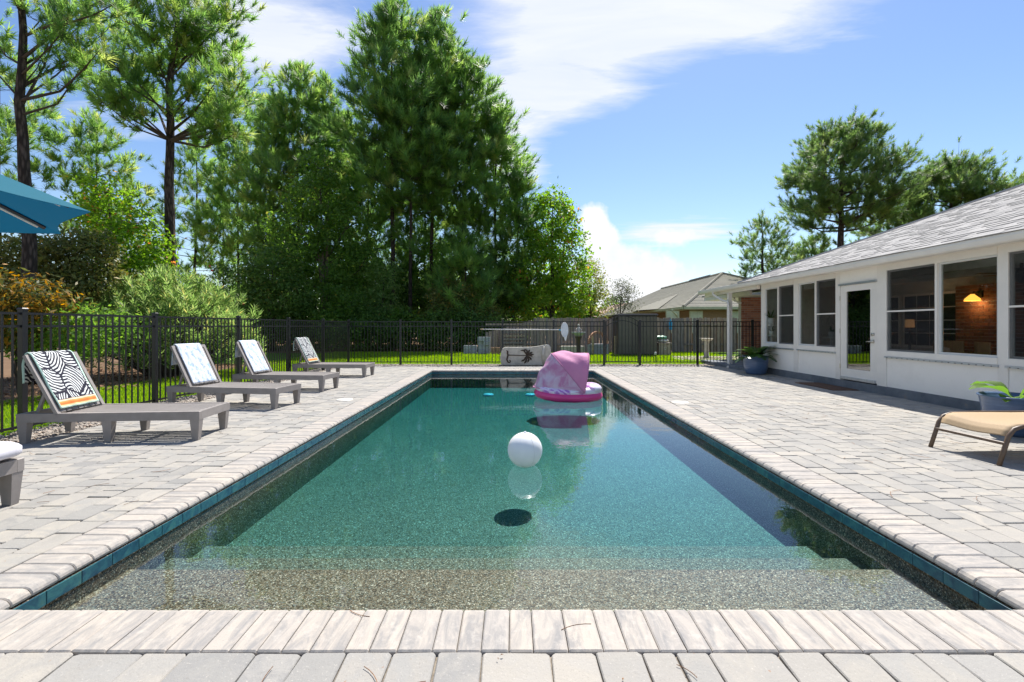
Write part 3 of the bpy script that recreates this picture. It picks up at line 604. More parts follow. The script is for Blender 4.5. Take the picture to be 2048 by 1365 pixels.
def gate():
    x0, x1 = fX(1208) + .05, fX(1280) - .05; t = thing('garden_gate', 'black metal gate with an arched top in the far fence', 'gate', ((x0 + x1) / 2, FY, 0))
    def arch(x, base, rise): u = (x - x0) / (x1 - x0) * 2 - 1; return base + rise * (1 - u * u)
    for b, r in ((1.45, .20), (1.29, .20)):
        m = MB(); m.tube([(x0 + (x1 - x0) * k / 12, FY, arch(x0 + (x1 - x0) * k / 12, b, r)) for k in range(13)], .016, 4, sq=True); m.build('arched_rail', BM, t)
    m = MB(); m.box((x0, FY - .014, .075), (x1, FY + .014, .11)); m.build('rail', BM, t)
    for x in (x0 + .015, x1 - .015): m = MB(); m.box((x - .018, FY - .018, .06), (x + .018, FY + .018, 1.47)); m.build('gate_stile', BM, t)
    n = 10
    for k in range(1, n):
        x = x0 + (x1 - x0) * k / n; m = MB(); m.box((x - .0085, FY - .0085, .08), (x + .0085, FY + .0085, arch(x, 1.45, .20))); m.build('picket', BM, t)
    m = MB(); m.box((x1 - .03, FY - .05, 1.18), (x1 + .03, FY - .02, 1.32)); m.build('latch', BM, t)
gate()

# ------------------------------------------------------------------ timber privacy fence and things in the side yard
def wood_fence():
    y = 23.9; x0, x1 = -1.35, 12.4; t = thing('timber_fence', 'weathered grey board fence behind the lawn and dark shed', 'fence', ((x0 + x1) / 2, y, 0)); rr = random.Random(3)
    for z in (.35, 1.35): m = MB(); m.box((x0, y + .03, z), (x1, y + .08, z + .09)); m.build('rail', MT['board'], t)
    x = x0
    while x < x1:
        w = rr.choice((.135, .14, .145)); h = 1.72 if x > 1.0 else 1.0 + (x - x0) / (1.0 - x0) * .62
        h += rr.uniform(-.03, .03); m = MB(); c = .03; dy = rr.choice((0, 0, .09)) + rr.uniform(-.008, .008)
        vs = [(x, 0), (x + w, 0), (x + w, h - c), (x + w - c, h), (x + c, h), (x, h - c)]; n = len(vs)
        m.add([(a, y + dy, b) for a, b in vs] + [(a, y + dy + .02, b) for a, b in vs], [tuple(range(n)), tuple(range(2 * n - 1, n - 1, -1))] + [(i, n + i, n + (i + 1) % n, (i + 1) % n) for i in range(n)])
        m.build('fence_board', MT['board_rust'] if 11.3 < x < 11.75 else MT['board'], t); x += w + rr.choice((.006, .01, .014))
    for x in (1.5, 3.9, 6.3, 8.7, 10.6): m = MB(); m.box((x - .05, y + .1, 0), (x + .05, y + .2, 1.7)); m.build('fence_post', MT['board'], t)
wood_fence()
def yard():
    rr = random.Random(9)
    # dark resin shed
    Y = 21.5; x0, x1 = P(1236, 0, Y).x, P(1314, 0, Y).x; h = CAMZ + (HY - 629) / FPX * Y
    t = thing('storage_shed', 'dark brown resin storage shed behind the arched gate', 'shed', ((x0 + x1) / 2, Y, 0))
    m = MB(); m.box((x0, Y, 0), (x1, Y + 1.1, h - .06)); m.build('shed_body', MT['shed_dark'], t)
    m = MB(); m.prism([(x0 - .04, Y - .08), (x1 + .04, Y - .08), (x1 + .04, Y + 1.2), (x0 - .04, Y + 1.2)], h - .06, h + .03, .05); m.build('shed_lid', MT['shed_dark'], t)
    n = 11; w = (x1 - x0) / n
    for k in range(n): m = MB(); m.bbox((x0 + k * w + .008, Y - .03, .06), (x0 + (k + 1) * w - .008, Y, h - .10), .01); m.build('shed_panel', MT['shed'], t)
    # tan box with sacks on its lid
    Y = 21.6; x0, x1 = P(1317, 0, Y).x, P(1343, 0, Y).x
    t = thing('deck_box', 'tan resin planter box beside the dark shed', 'box', ((x0 + x1) / 2, Y, 0))
    m = MB(); m.bbox((x0 + .02, Y, 0), (x1 - .02, Y + .5, .5), .02); m.build('box_body', MT['tan_box'], t); m = MB(); m.bbox((x0, Y - .02, .502), (x1, Y + .52, .56), .015); m.build('box_lid', MT['tan_box'], t)
    m = MB(); m.lathe([(.03, .0), (.06, .02), (.07, 0)], (0, 0, 0), 12); m.rot(Matrix.Rotation(math.pi / 2, 4, 'X')); m.v = [(a + (x0 + x1) / 2, b + Y - .002, c + .3) for a, b, c in m.v]; m.build('emblem_ring', MT['stone_white'], t)
    for k, (dx, z, mat, lb) in enumerate(((-.04, .56, 'bag', 'white sack lying lowest on the tan planter box'), (-.10, .70, 'bag_green', 'green and white sack heaped on top of the tan planter box'))):
        def f(u, v, z=z, dx=dx):
            a = 2 * math.pi * u; b = math.pi * v; r = math.sin(b); return ((x0 + x1) / 2 + dx + .30 * r * math.cos(a) * (1 + .12 * math.sin(3 * a)), Y + .25 + .2 * r * math.sin(a), z + .08 - .085 * math.cos(b) * (1 + .2 * math.sin(4 * a + b)))
        tag(MB().grid(f, 18, 9).build('garden_sack', MT[mat], None, True), lb, 'sack', 'sacks on the planter box')
    # bird bath on pale round paving
    Y = 19.6; cx = P(1413, 0, Y).x
    m = MB(); m.lathe([(.001, .0), (1.75, .0), (1.78, -.03)], (cx + .35, Y - .3, 0.0), 48); tag(m.build('stone_circle', MT['stone_white']), kind='structure')
    stones('cobbles', [(cx - 1.2, Y - 1.2, cx + 1.9, Y + .7)], 110, 12, (.05, .09), .0)['label'] = 'pale cobbles in the round bed under the bird bath'
    t = thing('bird_bath', 'pale stone bird bath on the round cobbled bed', 'bird bath', (cx, Y, 0)); hh = CAMZ - (677 - HY) / FPX * Y
    m = MB(); m.lathe([(.16, 0), (.16, .05), (.10, .08), (.085, .3), (.085, hh - .14), (.10, hh - .1)], (cx, Y, 0), 20); m.build('pedestal', MT['stone_white'], t, True)
    m = MB(); m.lathe([(.10, hh - .12), (.19, hh - .09), (.25, hh - .02), (.28, hh), (.24, hh - .01), (.001, hh - .05)], (cx, Y, 0), 24); m.build('basin', MT['stone_white'], t, True)
    # path light
    p = Vector((fX(1335), 17.6, 0)); t = thing('path_light', 'small black path light standing in the lawn', 'lamp', p)
    m = MB(); m.tube([p, p + Vector((0, 0, .26))], .012, 6); m.build('stake', BM, t); m = MB(); m.lathe([(.001, .36), (.05, .33), (.05, .27), (.03, .25)], p, 12); m.build('lamp_head', MT['frame_grey'], t, True)
    # clay oven with low timber pieces
    Y = 22.3; c = P(1196, 0, Y); c.z = 0; t = thing('clay_oven', 'domed clay brick oven beside the dark shed', 'oven', c)
    m = MB()
    for z in range(3): m.box((c.x - .45, Y - .2, z * .16), (c.x + .45, Y + .5, z * .16 + .15))
    m.build('oven_base', MT['block_grey'], t)
    for a0 in range(15):
        for ring in range(2):
            a = math.pi * (a0 + .5 * ring) / 14.5; r = .40 - ring * .0
            m = MB(); m.box((-.05, -.10 + ring * .21, -.05), (.05, .10 + ring * .21, .05)); m.rot(Matrix.Rotation(-a + math.pi / 2, 4, 'Y')); m.v = [(x + c.x + r * math.cos(a), y + Y + .02, z + .48 + .35 * 0 + (r * 1.35) * math.sin(a)) for x, y, z in m.v]; m.build('brick', MT['fireclay'], t)
    m = MB(); m.grid(lambda u, v: (c.x + .37 * math.cos(math.pi * u), Y + .06 + v * .3, .48 + .50 * math.sin(math.pi * u)), 12, 1); m.build('oven_vault', MT['emblem'], t)
    # pale stone trough and posts
    for x, w, h, mat, nm, lb in ((1146, 44, .27, 'cast', 'stone_trough', 'low pale stone trough against the board fence'),):
        p = P(x, 0, 22.6); m = MB(); m.bbox((p.x - .55, 22.5, 0), (p.x + .55, 22.9, .36), .02); tag(m.build(nm, MT[mat]), lb, 'trough')
    for k, (x, h, lb) in enumerate(((1157, .85, 'short pale timber post leaning by the stone trough'), (1186, .82, 'short pale timber post in front of the clay oven'), (1231, .86, 'short pale timber post between the oven and shed'))):
        p = P(x, 0, 21.9); m = MB(); m.bbox((p.x - .05, 21.86, 0), (p.x + .05, 21.95, h), .01); tag(m.build('timber_post', MT['timber']), lb, 'post', 'short timber posts in the side yard')
    # cherub statue on pedestal
    Y = 21.0; p = P(1157, 0, Y); p.z = 0; t = thing('fountain', 'dark pedestal fountain with a small white cherub behind the net', 'fountain', p)
    m = MB(); m.lathe([(.14, 0), (.14, .08), (.09, .14), (.10, .7), (.16, .85)], p, 16); m.build('pedestal', MT['emblem'], t, True)
    m = MB(); m.lathe([(.10, .86), (.28, 1.0), (.32, 1.05), (.27, 1.04), (.001, 1.0)], p, 20); m.build('basin', MT['block_grey'], t, True)
    m = MB(); q = p + Vector((0, 0, 1.02)); m.tube([q, q + Vector((0, 0, .1)), q + Vector((.01, 0, .2)), q + Vector((0, 0, .27))], [.07, .08, .065, .03], 8); m.tube([q + Vector((0, 0, .27)), q + Vector((0, 0, .32)), q + Vector((0, 0, .38))], [.03, .055, .02], 8)
    for s in (-1, 1): m.tube([q + Vector((s * .06, 0, .2)), q + Vector((s * .12, -.03, .12)), q + Vector((s * .07, -.08, .08))], [.025, .02, .015], 6); m.tube([q + Vector((s * .04, 0, .02)), q + Vector((s * .09, -.08, .0)), q + Vector((s * .1, -.1, -.1))], [.035, .03, .02], 6)
    m.build('cherub', MT['stone_white'], t, True)
    # stacked concrete blocks and a small heap of bricks, left end of the fence
    Y = 22.6
    lbs = [('lowest', 937), ('second', 950)]
    k = 0
    for si, (x, n) in enumerate(((934, 2), (947, 2), (962, 4), (974, 4))):
        for j in range(n):
            p = P(x, 0, Y + rr.uniform(-.06, .06)); m = MB(); z = j * .20; m.bbox((p.x - .15, p.y - .1, z), (p.x + .15, p.y + .1, z + .195), .008)
            tag(m.build('concrete_block', MT['block_grey']), 'grey concrete block, %s of the %s stack by the board fence' % (('bottom one', 'second up', 'third up', 'topmost')[j], ('outermost low', 'inner low', 'first tall', 'second tall')[si]), 'block', 'concrete blocks stacked by the fence')
    for j in range(6):
        p = P(985 + 6 * (j % 3), 0, 22.3); m = MB(); z = (j // 3) * .16; m.bbox((p.x - .06, 22.25, z), (p.x + .06, 22.4, z + .155), .008); tag(m.build('edging_stone', MT['rust_stone']), 'rusty brown edging stone, %s of the %s row beside the concrete blocks' % (('nearest the blocks', 'middle one', 'nearest the pallet')[j % 3], ('lower', 'upper')[j // 3]), 'stone', 'brown edging stones by the blocks')
    # pallet leaning on the boards
    p0, p1 = P(1003, 0, 23.6).x, P(1050, 0, 23.6).x; t = thing('wooden_pallet', 'grey wooden pallet leaning on the board fence behind the palm stone', 'pallet', ((p0 + p1) / 2, 23.6, 0))
    for j in range(6): m = MB(); m.box((p0, 23.60, .1 + j * .17), (p1, 23.62, .2 + j * .17)); m.build('slat', MT['board'], t)
    for x in (p0, (p0 + p1) / 2, p1): m = MB(); m.box((x - .03, 23.625, 0), (x + .03, 23.70, 1.12)); m.build('upright', MT['board'], t)
    # bright ornament hung on the fence
    p = P(1341, 650, 23.8); m = MB(); m.prism([(-.06, -.25), (.06, -.25), (.08, .1), (0, .3), (-.08, .1)], 0, .03, .01); m.rot(Matrix.Rotation(math.pi / 2, 4, 'X')); m.v = [(a + p.x, b + p.y, c + p.z) for a, b, c in m.v]; tag(m.build('wall_ornament', MT['net_blue']), 'small blue ornament hanging on the board fence', 'ornament')
yard()

# ------------------------------------------------------------------ neighbour's house
def neighbour():
    x0, x1, y0, y1, ze, zr, rx, ry0, ry1 = 9.45, 19.6, 26.4, 53.0, 2.38, 4.95, 14.5, 33.0, 46.5
    t = thing('neighbour_house', 'low brick house with a brown hipped shingle roof beyond the board fence', 'house', ((x0 + x1) / 2, y0, 0))
    m = MB(); m.box((x0 + .6, y0 + .6, 0), (x1 - .6, y1 - .6, ze - .05)); m.build('wall', MT['nbr_brick'], t)
    m = MB(); A, B, C, D, E, F = (x0, y0, ze), (x1, y0, ze), (x1, y1, ze), (x0, y1, ze), (rx, ry0, zr), (rx, ry1, zr)
    m.add([A, B, C, D, E, F], [(0, 1, 4), (1, 2, 5, 4), (2, 3, 5), (3, 0, 4, 5), (3, 2, 1, 0)]); m.add([(x0 - .01, 31, ze + .05), (x0 + 2.4, 34, ze + 1.25), (x0 - 1.0, 34, ze + .02), (x0 - .01, 38, ze + .05)], [(0, 1, 2), (2, 1, 3)])
    rf = m.build('roof', MT['nbr_roof'], t)
    # shingle courses as raised bands on the two slopes we see
    cs = MB()
    for k in range(1, 26):
        u = k / 26; zz = ze + (zr - ze) * u + .012
        lx, ly = x0 + (rx - x0) * u, y0 + (ry0 - y0) * u; rxx = x1 + (rx - x1) * u; ly1 = y1 + (ry1 - y1) * u; e = .02
        cs.box((lx, ly - e, zz - .02), (rxx, ly + e, zz)); cs.box((lx - e, ly + e, zz - .02), (lx + e, ly1, zz))
    cs.build('shingle_courses', MT['nbr_roof'], rf, kind='stuff')
    for a, b in ((A, E), (B, E), (E, F)):
        m = MB(); m.tube([Vector(a) + Vector((0, 0, .02)), Vector(b) + Vector((0, 0, .02))], .09, 6); m.build('hip_cap', MT['nbr_roof'], rf)
    m = MB(); m.box((x0 - .04, y0 - .09, ze - .13), (x1 + .04, y0 - .01, ze + .01)); m.box((x0 - .09, y0 - .09, ze - .13), (x0 - .01, y1, ze + .01)); m.build('gutter', MT['nbr_trim'], t)
    m = MB(); m.box((x0, y0, ze - .16), (x1, y0 + .6, ze - .14)); m.box((x0, y0 + .6, ze - .16), (x0 + .6, y1, ze - .14)); m.build('soffit', MT['nbr_trim'], t)
    for x in (1392, 1345, 1470):
        p = P(x, 0, y0 + .58); m = MB(); m.box((p.x - .38, y0 + .55, .9), (p.x + .38, y0 + .6, ze - .2)); w = m.build('window', MT['nbr_trim'], t); m = MB(); m.box((p.x - .33, y0 + .53, .95), (p.x + .33, y0 + .55, ze - .25)); m.build('pane', MT['nbr_window'], w)
    p = P(1362, 0, y0); m = MB(); m.tube([(p.x - .5, y0 - .05, ze - .12), (p.x - .5, y0 - .05, ze - .25), (p.x - .1, y0 + .45, ze - .45), (p.x, y0 + .54, ze - .6), (p.x, y0 + .54, .1)], .045, 8); m.build('downspout', MT['nbr_trim'], t, True)
    m = MB(); m.tube([(rx, ry0 + 2, zr + .05), (rx, ry0 + 6, zr + .05)], .10, 6); m.build('ridge_vent', MT['shed_dark'], rf)
    # a farther roof between the trees
    t = thing('distant_house', 'far pink tiled roof glimpsed beside the thin grey tree', 'house', (8, 58, 0))
    m = MB(); m.box((8.2, 56.5, 0), (24, 66, 2.4)); m.build('wall', MT['nbr_brick'], t); m = MB(); m.add([(7.6, 56, 2.4), (24, 56, 2.4), (24, 67, 2.4), (7.6, 67, 2.4), (14, 61.5, 4.3), (20, 61.5, 4.3)], [(0, 1, 5, 4), (1, 2, 5), (2, 3, 4, 5), (3, 0, 4)]); m.build('roof', MT['pink_tile'], t)
neighbour()

# ------------------------------------------------------------------ sunroom house on the right
WX = 7.05
def wy(x): return WX * FPX / (x - HX)
def house():
    t = thing('sunroom_house', 'white sunroom house with grey shingle roof along the right side of the pool', 'house', (9, 9, 0))
    ye, yn = 13.55, 2.6
    W_, PN, FG = MT['white_paint'], MT['white_panel'], MT['frame_grey']
    zp, zs, zt = .16, .74, 2.40
    # slab and plinth
    m = MB(); m.prism([(WX - .03, yn), (WX + .25, yn), (WX + .25, ye + .02), (WX - .03, ye + .02)], -.04, zp, .02); m.build('plinth', MT['plinth'], t)
    m = MB(); m.box((WX + .25, yn, -.04), (11.8, ye, zp - .01)); m.build('inner_floor', MT['inner_floor'], t)
    m = MB(); m.bbox((6.72, ye + .05, -.04), (9.5, 17.0, .11), .015); m.build('porch_slab', MT['plinth'], t)
    # posts between the bays: (x pixel of far edge, near edge)
    posts = [(wy(1523), wy(1529.5)), (wy(1588), wy(1597)), (wy(1672), wy(1681)), (wy(1755), wy(1774)), (wy(1997), wy(2018)), (4.55, 4.35), (yn + .2, yn)]
    for a, b in posts:
        m = MB(); m.box((WX - .012, b, zp), (WX + .08, a, zt + .06)); m.build('post', W_, t)
    # bottom panels, sill with flashing, window frames
    bays = [(wy(1529.5), wy(1588)), (wy(1597), wy(1672)), (wy(1774), wy(1997)), (wy(2018), 4.55), (4.35, yn + .2)]
    mul = {0: wy(1557), 1: wy(1632), 2: wy(1874), 3: 5.55, 4: 3.5}
    for i, (a, b) in enumerate(bays):
        m = MB(); m.box((WX, b + .002, zp + .002), (WX + .06, a - .002, zs)); m.build('wall_panel', PN, t)
        m = MB(); m.box((WX - .025, b, zs), (WX + .09, a, zs + .10)); m.build('sill', W_, t)
        m = MB(); m.box((WX - .045, b - .02, zs - .035), (WX - .013, a + .02, zs - .002)); fl = m.build('sill_flashing', MT['aluminium'], t)
        n = max(4, int((a - b) / .11)); hm = MB()
        for k in range(n): hm.box((WX - .049, b + (k + .5) * (a - b) / n - .010, zs - .030), (WX - .046, b + (k + .5) * (a - b) / n + .010, zs - .018))
        hm.build('drip_slots', MT['shed_dark'], fl)
        m = MB(); m.box((WX - .025, b, zt - .05), (WX + .08, a, zt + .06)); m.build('head_rail', W_, t)
        z0, z1 = zs + .10, zt - .05; mm = mul[i]
        m = MB(); m.box((WX - .02, mm - .022, z0), (WX + .07, mm + .022, z1)); m.build('mullion', W_, t)
        for j, (p, q) in enumerate(((a, mm + .022), (mm - .022, b))):
            wn = MB(); fw = .035; x0, x1 = WX + .012, WX + .05
            wn.box((x0, q, z0), (x1, p, z0 + fw)); wn.box((x0, q, z1 - fw), (x1, p, z1)); wn.box((x0, q, z0 + fw), (x1, q + fw, z1 - fw)); wn.box((x0, p - fw, z0 + fw), (x1, p, z1 - fw))
            w = wn.build('window', FG, t)
            g = MB(); g.box((WX + .03, q + fw, z0 + fw), (WX + .034, p - fw, z1 - fw)); g.build('pane', MT['window_glass'], w)
            scr = (j == 1) if i < 2 else (j == 0)
            if scr:
                g = MB(); g.box((WX + .002, q + .004, z0 + .004), (WX + .004, p - .004, z1 - .004)); g.build('insect_screen', MT['screen'], w)
                g = MB(); zc = z0 + (z1 - z0) * .48; g.box((WX - .006, q, zc), (WX + .0015, p, zc + .028)); g.build('screen_bar', W_, w)
    # door between posts 2 and 3
    ya, yb = wy(1681), wy(1755)
    m = MB(); m.box((WX - .01, yb, 2.20), (WX + .06, ya, zt + .06)); m.build('transom_panel', PN, t); m = MB(); m.box((WX - .05, yb - .01, 2.165), (WX - .011, ya + .01, 2.20)); m.build('door_head', MT['aluminium'], t)
    m = MB(); z0, z1, s = .19, 2.16, .17
    m.box((WX - .005, yb + .01, z0), (WX + .045, ya - .01, z0 + .22)); m.box((WX - .005, yb + .01, z1 - .13), (WX + .045, ya - .01, z1)); m.box((WX - .005, yb + .01, z0 + .22), (WX + .045, yb + .01 + s, z1 - .13)); m.box((WX - .005, ya - .01 - s, z0 + .22), (WX + .045, ya - .01, z1 - .13))
    d = m.build('door', W_, t); m = MB(); m.box((WX + .015, yb + .01 + s, z0 + .22), (WX + .02, ya - .01 - s, z1 - .13)); m.build('door_glass', MT['door_glass'], d)
    m = MB(); m.box((WX - .03, yb + .03, z0 - .005), (WX - .006, ya - .03, z0 + .05)); m.build('door_sweep', MT['aluminium'], d)
    yk = yb + .10
    m = MB(); m.tube([(WX - .006, yk, 1.0), (WX - .05, yk, 1.0)], .032, 14); m.tube([(WX - .05, yk, 1.0), (WX - .055, yk + .06, 1.0), (WX - .05, yk + .13, .995)], .010, 8); m.build('handle', MT['steel'], d, True)
    m = MB(); m.tube([(WX - .006, yk, 1.14), (WX - .03, yk, 1.14)], .033, 14); m.build('lock', MT['steel'], d, True)
    for z in (.45, 1.2, 1.9): m = MB(); m.tube([(WX - .014, ya - .004, z - .05), (WX - .014, ya - .004, z + .05)], .010, 6); m.build('hinge', MT['steel'], d)
    m = MB(); m.box((WX + .16, yb + .03, z0 + .1), (WX + .165, ya - .03, z1 - .1)); m.build('door_shade', MT['shed'], t)
    # eave: fascia, gutter, soffit
    ex, yf = 6.74, 17.35
    m = MB(); prof = [(ex + .11, 2.45), (ex + .02, 2.45), (ex, 2.47), (ex - .015, 2.53), (ex - .01, 2.575), (ex + .01, 2.58), (ex + .02, 2.565), (ex + .11, 2.565)]; n = len(prof)
    m.add([(x, yn - .3, z) for x, z in prof] + [(x, yf, z) for x, z in prof], [(i, (i + 1) % n, n + (i + 1) % n, n + i) for i in range(n)] + [tuple(range(n - 1, -1, -1)), tuple(range(n, 2 * n))]); m.build('gutter', W_, t)
    m = MB(); m.box((ex + .112, yn - .3, 2.47), (WX + .09, yf, 2.50)); m.build('soffit', PN, t)
    m = MB(); m.box((WX - .02, yn, zt + .06), (WX + .1, ye, 2.47)); m.build('fascia', W_, t)
    # porch beam, post and downspout
    m = MB(); m.box((6.93, ye, 2.36), (7.03, 17.2, 2.468)); m.build('porch_beam', W_, t)
    m = MB(); m.box((6.9, 15.25, .112), (7.02, 15.37, 2.36)); m.build('porch_post', W_, t)
    m = MB(); m.tube([(ex + .03, 16.1, 2.45), (ex + .03, 16.1, 2.36), (6.82, 15.6, 2.16), (6.88, 15.22, 2.06), (6.88, 15.19, 1.9), (6.88, 15.19, .12), (6.86, 15.17, .05), (6.78, 15.0, .03), (6.70, 14.85, .03)], .042, 8); m.build('downspout', W_, t, True)
    # lower eave of the main house beyond the porch
    m = MB(); m.box((7.75, 15.6, 2.32), (7.83, 19.3, 2.46)); m.box((7.83, 15.6, 2.32), (9.5, 19.3, 2.34)); m.build('far_eave', W_, t)
    m = MB(); m.add([(7.70, 13.6, 2.475), (13, 13.6, 2.95), (13, 19.4, 2.95), (7.70, 19.4, 2.475), (7.70, 13.6, 2.51), (13, 13.6, 2.99), (13, 19.4, 2.99), (7.70, 19.4, 2.51)], [(0, 1, 2, 3), (7, 6, 5, 4), (0, 4, 5, 1), (1, 5, 6, 2), (2, 6, 7, 3), (3, 7, 4, 0)]); m.build('far_roof', MT['shingle'], t)
    m = MB(); m.box((ex + .10, 13.5, 2.51), (8.5, yf, 2.585)); m.build('porch_roof', MT['shingle'], t)
    # brick walls (bricks one by one where they can be told apart)
    def brickwall(nm, p0, p1, z0, z1, nrm, bl=.215, bh=.067, mo=.010, bm_='brick'):
        p0, p1 = Vector(p0), Vector(p1); d = (p1 - p0); L = d.length; u = d / L; nv = Vector(nrm)
        core = MB(); q = [p0, p1, p1 - nv * .2, p0 - nv * .2]; core.prism([(a.x, a.y) for a in q] if (u.cross(nv)).z < 0 else [(a.x, a.y) for a in q][::-1], z0, z1); w = core.build(nm, MT['mortar'], t)
        ang = math.atan2(u.y, u.x); mb = MB(); mb.box((-bl / 2, -.006, 0), (bl / 2, .006, bh)); full = mb.mesh('brick', MT[bm_]); mh = MB(); mh.box((-bl / 4 + mo / 4, -.006, 0), (bl / 4 - mo / 4, .006, bh)); half = mh.mesh('brick', MT[bm_])
        r = 0; z = z0 + .005; cnt = 0
        while z + bh < z1:
            s = 0
            if r % 2: place('brick', half, w, p0 + u * (bl / 4) + nv * .001 + Vector((0, 0, z)), ang); s = bl / 2 + mo
            while s + bl * .5 < L:
                if s + bl <= L: place('brick', full, w, p0 + u * (s + bl / 2) + nv * (.001 + R.uniform(0, .002)) + Vector((0, 0, z)), ang)
                else: place('brick', half, w, p0 + u * (s + bl / 4) + nv * .001 + Vector((0, 0, z)), ang)
                s += bl + mo; cnt += 1
            z += bh + mo; r += 1
        return w
    brickwall('brick_wall', (8.02, 16.75, 0), (9.6, 16.75, 0), .0, 2.33, (0, -1, 0))
    m = MB(); m.tube([(7.84, 16.9, 2.33), (7.85, 16.9, 2.22), (8.0, 16.72, 2.1)], .04, 8); m.build('downspout', W_, t, True)
    # roof slope of shingles, hip running back from the eave
    pit = .415; Y0 = 14.25; ex2 = ex - .02; T = 6.2
    def rz(x): return 2.585 + (x - ex2) * pit
    m = MB(); m.add([(ex2, yn - .3, rz(ex2) - .012), (ex2 + T, yn - .3, rz(ex2 + T) - .012), (ex2 + T, Y0 - T, rz(ex2 + T) - .012), (ex2, Y0, rz(ex2) - .012), (ex2 + T, yn - .3, 2.6), (ex2 + T, Y0, 2.6)], [(0, 1, 2, 3), (3, 2, 5)]); rf = m.build('roof', MT['roof_under'], t)
    sl = math.atan(pit); sh = {}
    for k, th in enumerate((.008, .016)):
        for wv in (.16, .30, .22):
            mb = MB(); a = .18; vs = [(0, -wv / 2 + .002, 0), (a, -wv / 2 + .002, 0), (a, wv / 2 - .002, 0), (0, wv / 2 - .002, 0), (0, -wv / 2 + .002, th), (a, -wv / 2 + .002, .004), (a, wv / 2 - .002, .004), (0, wv / 2 - .002, th)]
            mb.add(vs, [(3, 2, 1, 0), (4, 5, 6, 7), (0, 1, 5, 4), (1, 2, 6, 5), (2, 3, 7, 6), (3, 0, 4, 7)]); sh[(k, wv)] = (mb, mb.mesh('shingle', MT['shingle']))
    rr = random.Random(21); items = []; s = 0.0; row = 0
    while s * math.cos(sl) < T - .1:
        x = ex2 + s * math.cos(sl); z = rz(x); yy = yn - .3 + rr.uniform(-.2, 0); yend = Y0 - (x - ex2)
        while yy < yend - .1:
            wv = rr.choice((.16, .30, .22)); items.append((x, yy + wv / 2, z, (rr.randrange(2), wv), 0)); yy += wv
        s += .14; row += 1
    def score(i):
        x, y, z = i[:3]; u = HX + x / y * FPX; return i[3][1] / y ** 2 if (0 < u < 2080) else 0
    items.sort(key=score, reverse=True); Mx = Matrix.Rotation(-sl, 4, 'Y')
    for x, y, z, k, _ in items[:300]: place('shingle', sh[k][1], rf, (x, y, z - .008), rot=(0, -sl, 0))
    rest = MB()
    for x, y, z, k, _ in items[300:]:
        b = sh[k][0]; rest.add([tuple(Mx @ Vector(v) + Vector((x, y, z - .008))) for v in b.v], b.f)
    rest.build('shingles_beyond', MT['shingle'], rf, kind='stuff')
    hc = MB(); hc.tube([(ex2, Y0, rz(ex2) + .005), (ex2 + T, Y0 - T, rz(ex2 + T) + .005)], .035, 6); hc.build('hip_cap', MT['shingle'], rf)
    # interior
    bx = 10.6
    m = MB(); m.box((bx, yn, 0.15), (bx + .1, ye, 2.46)); m.build('inner_wall', MT['inner_wall'], t); m = MB(); m.box((WX + .1, ye - .012, .15), (bx, ye - .002, 2.46)); m.build('inner_end_wall', MT['inner_wall'], t)
    m = MB(); m.box((WX + .1, yn, 2.465), (bx + .1, ye, 2.469)); m.build('inner_ceiling', MT['inner_ceiling'], t)
    m = MB(); m.box((WX + .1, yn - .05, .15), (bx, yn, .74)); m.build('inner_end_wall', MT['inner_wall'], t)
    for k in range(4): m = MB(); m.box((WX + .1 + k * (bx - WX - .16) / 3, yn - .05, .74), (WX + .16 + k * (bx - WX - .16) / 3, yn, 2.46)); m.build('post', W_, t)
    m = MB(); m.box((WX + .1, yn - .03, .745), (bx, yn - .025, 2.455)); m.build('end_glazing', MT['window_glass'], t)  # near end is out of view; glazing added to let daylight in
    for x in (8.2, 9.4): m = MB(); m.box((x, yn, 2.33), (x + .09, ye - .1, 2.463)); m.build('ceiling_beam', MT['inner_ceiling'], t)
    def iw(y0, y1, z0, z1, nx, nz):
        m = MB(); m.box((bx - .05, y0, z0), (bx - .002, y1, z1)); w = m.build('inner_window', MT['white_paint'], t)
        for i in range(nx):
            for j in range(nz):
                a = y0 + .05 + i * (y1 - y0 - .1) / nx + .012; b = y0 + .05 + (i + 1) * (y1 - y0 - .1) / nx - .012; c = z0 + .05 + j * (z1 - z0 - .1) / nz + .012; e = z0 + .05 + (j + 1) * (z1 - z0 - .1) / nz - .012
                m = MB(); m.box((bx - .056, a, c), (bx - .0505, b, e)); m.build('pane', MT['dark_glass'], w)
    iw(11.25, 12.9, .75, 2.15, 4, 4); iw(13.0, 13.45, .75, 2.15, 1, 4); iw(9.75, 10.5, .75, 2.15, 2, 4)
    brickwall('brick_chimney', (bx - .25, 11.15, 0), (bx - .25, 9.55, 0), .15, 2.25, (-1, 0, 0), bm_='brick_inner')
    m = MB(); m.box((bx - .05, 8.5, .16), (bx - .003, 9.4, 2.2)); dd = m.build('inner_door', MT['white_paint'], t)
    m = MB(); m.tube([(bx - .06, 8.6, 1.05), (bx - .1, 8.6, 1.05)], .03, 8); m.build('handle', MT['fan_black'], dd)
    return t
house()
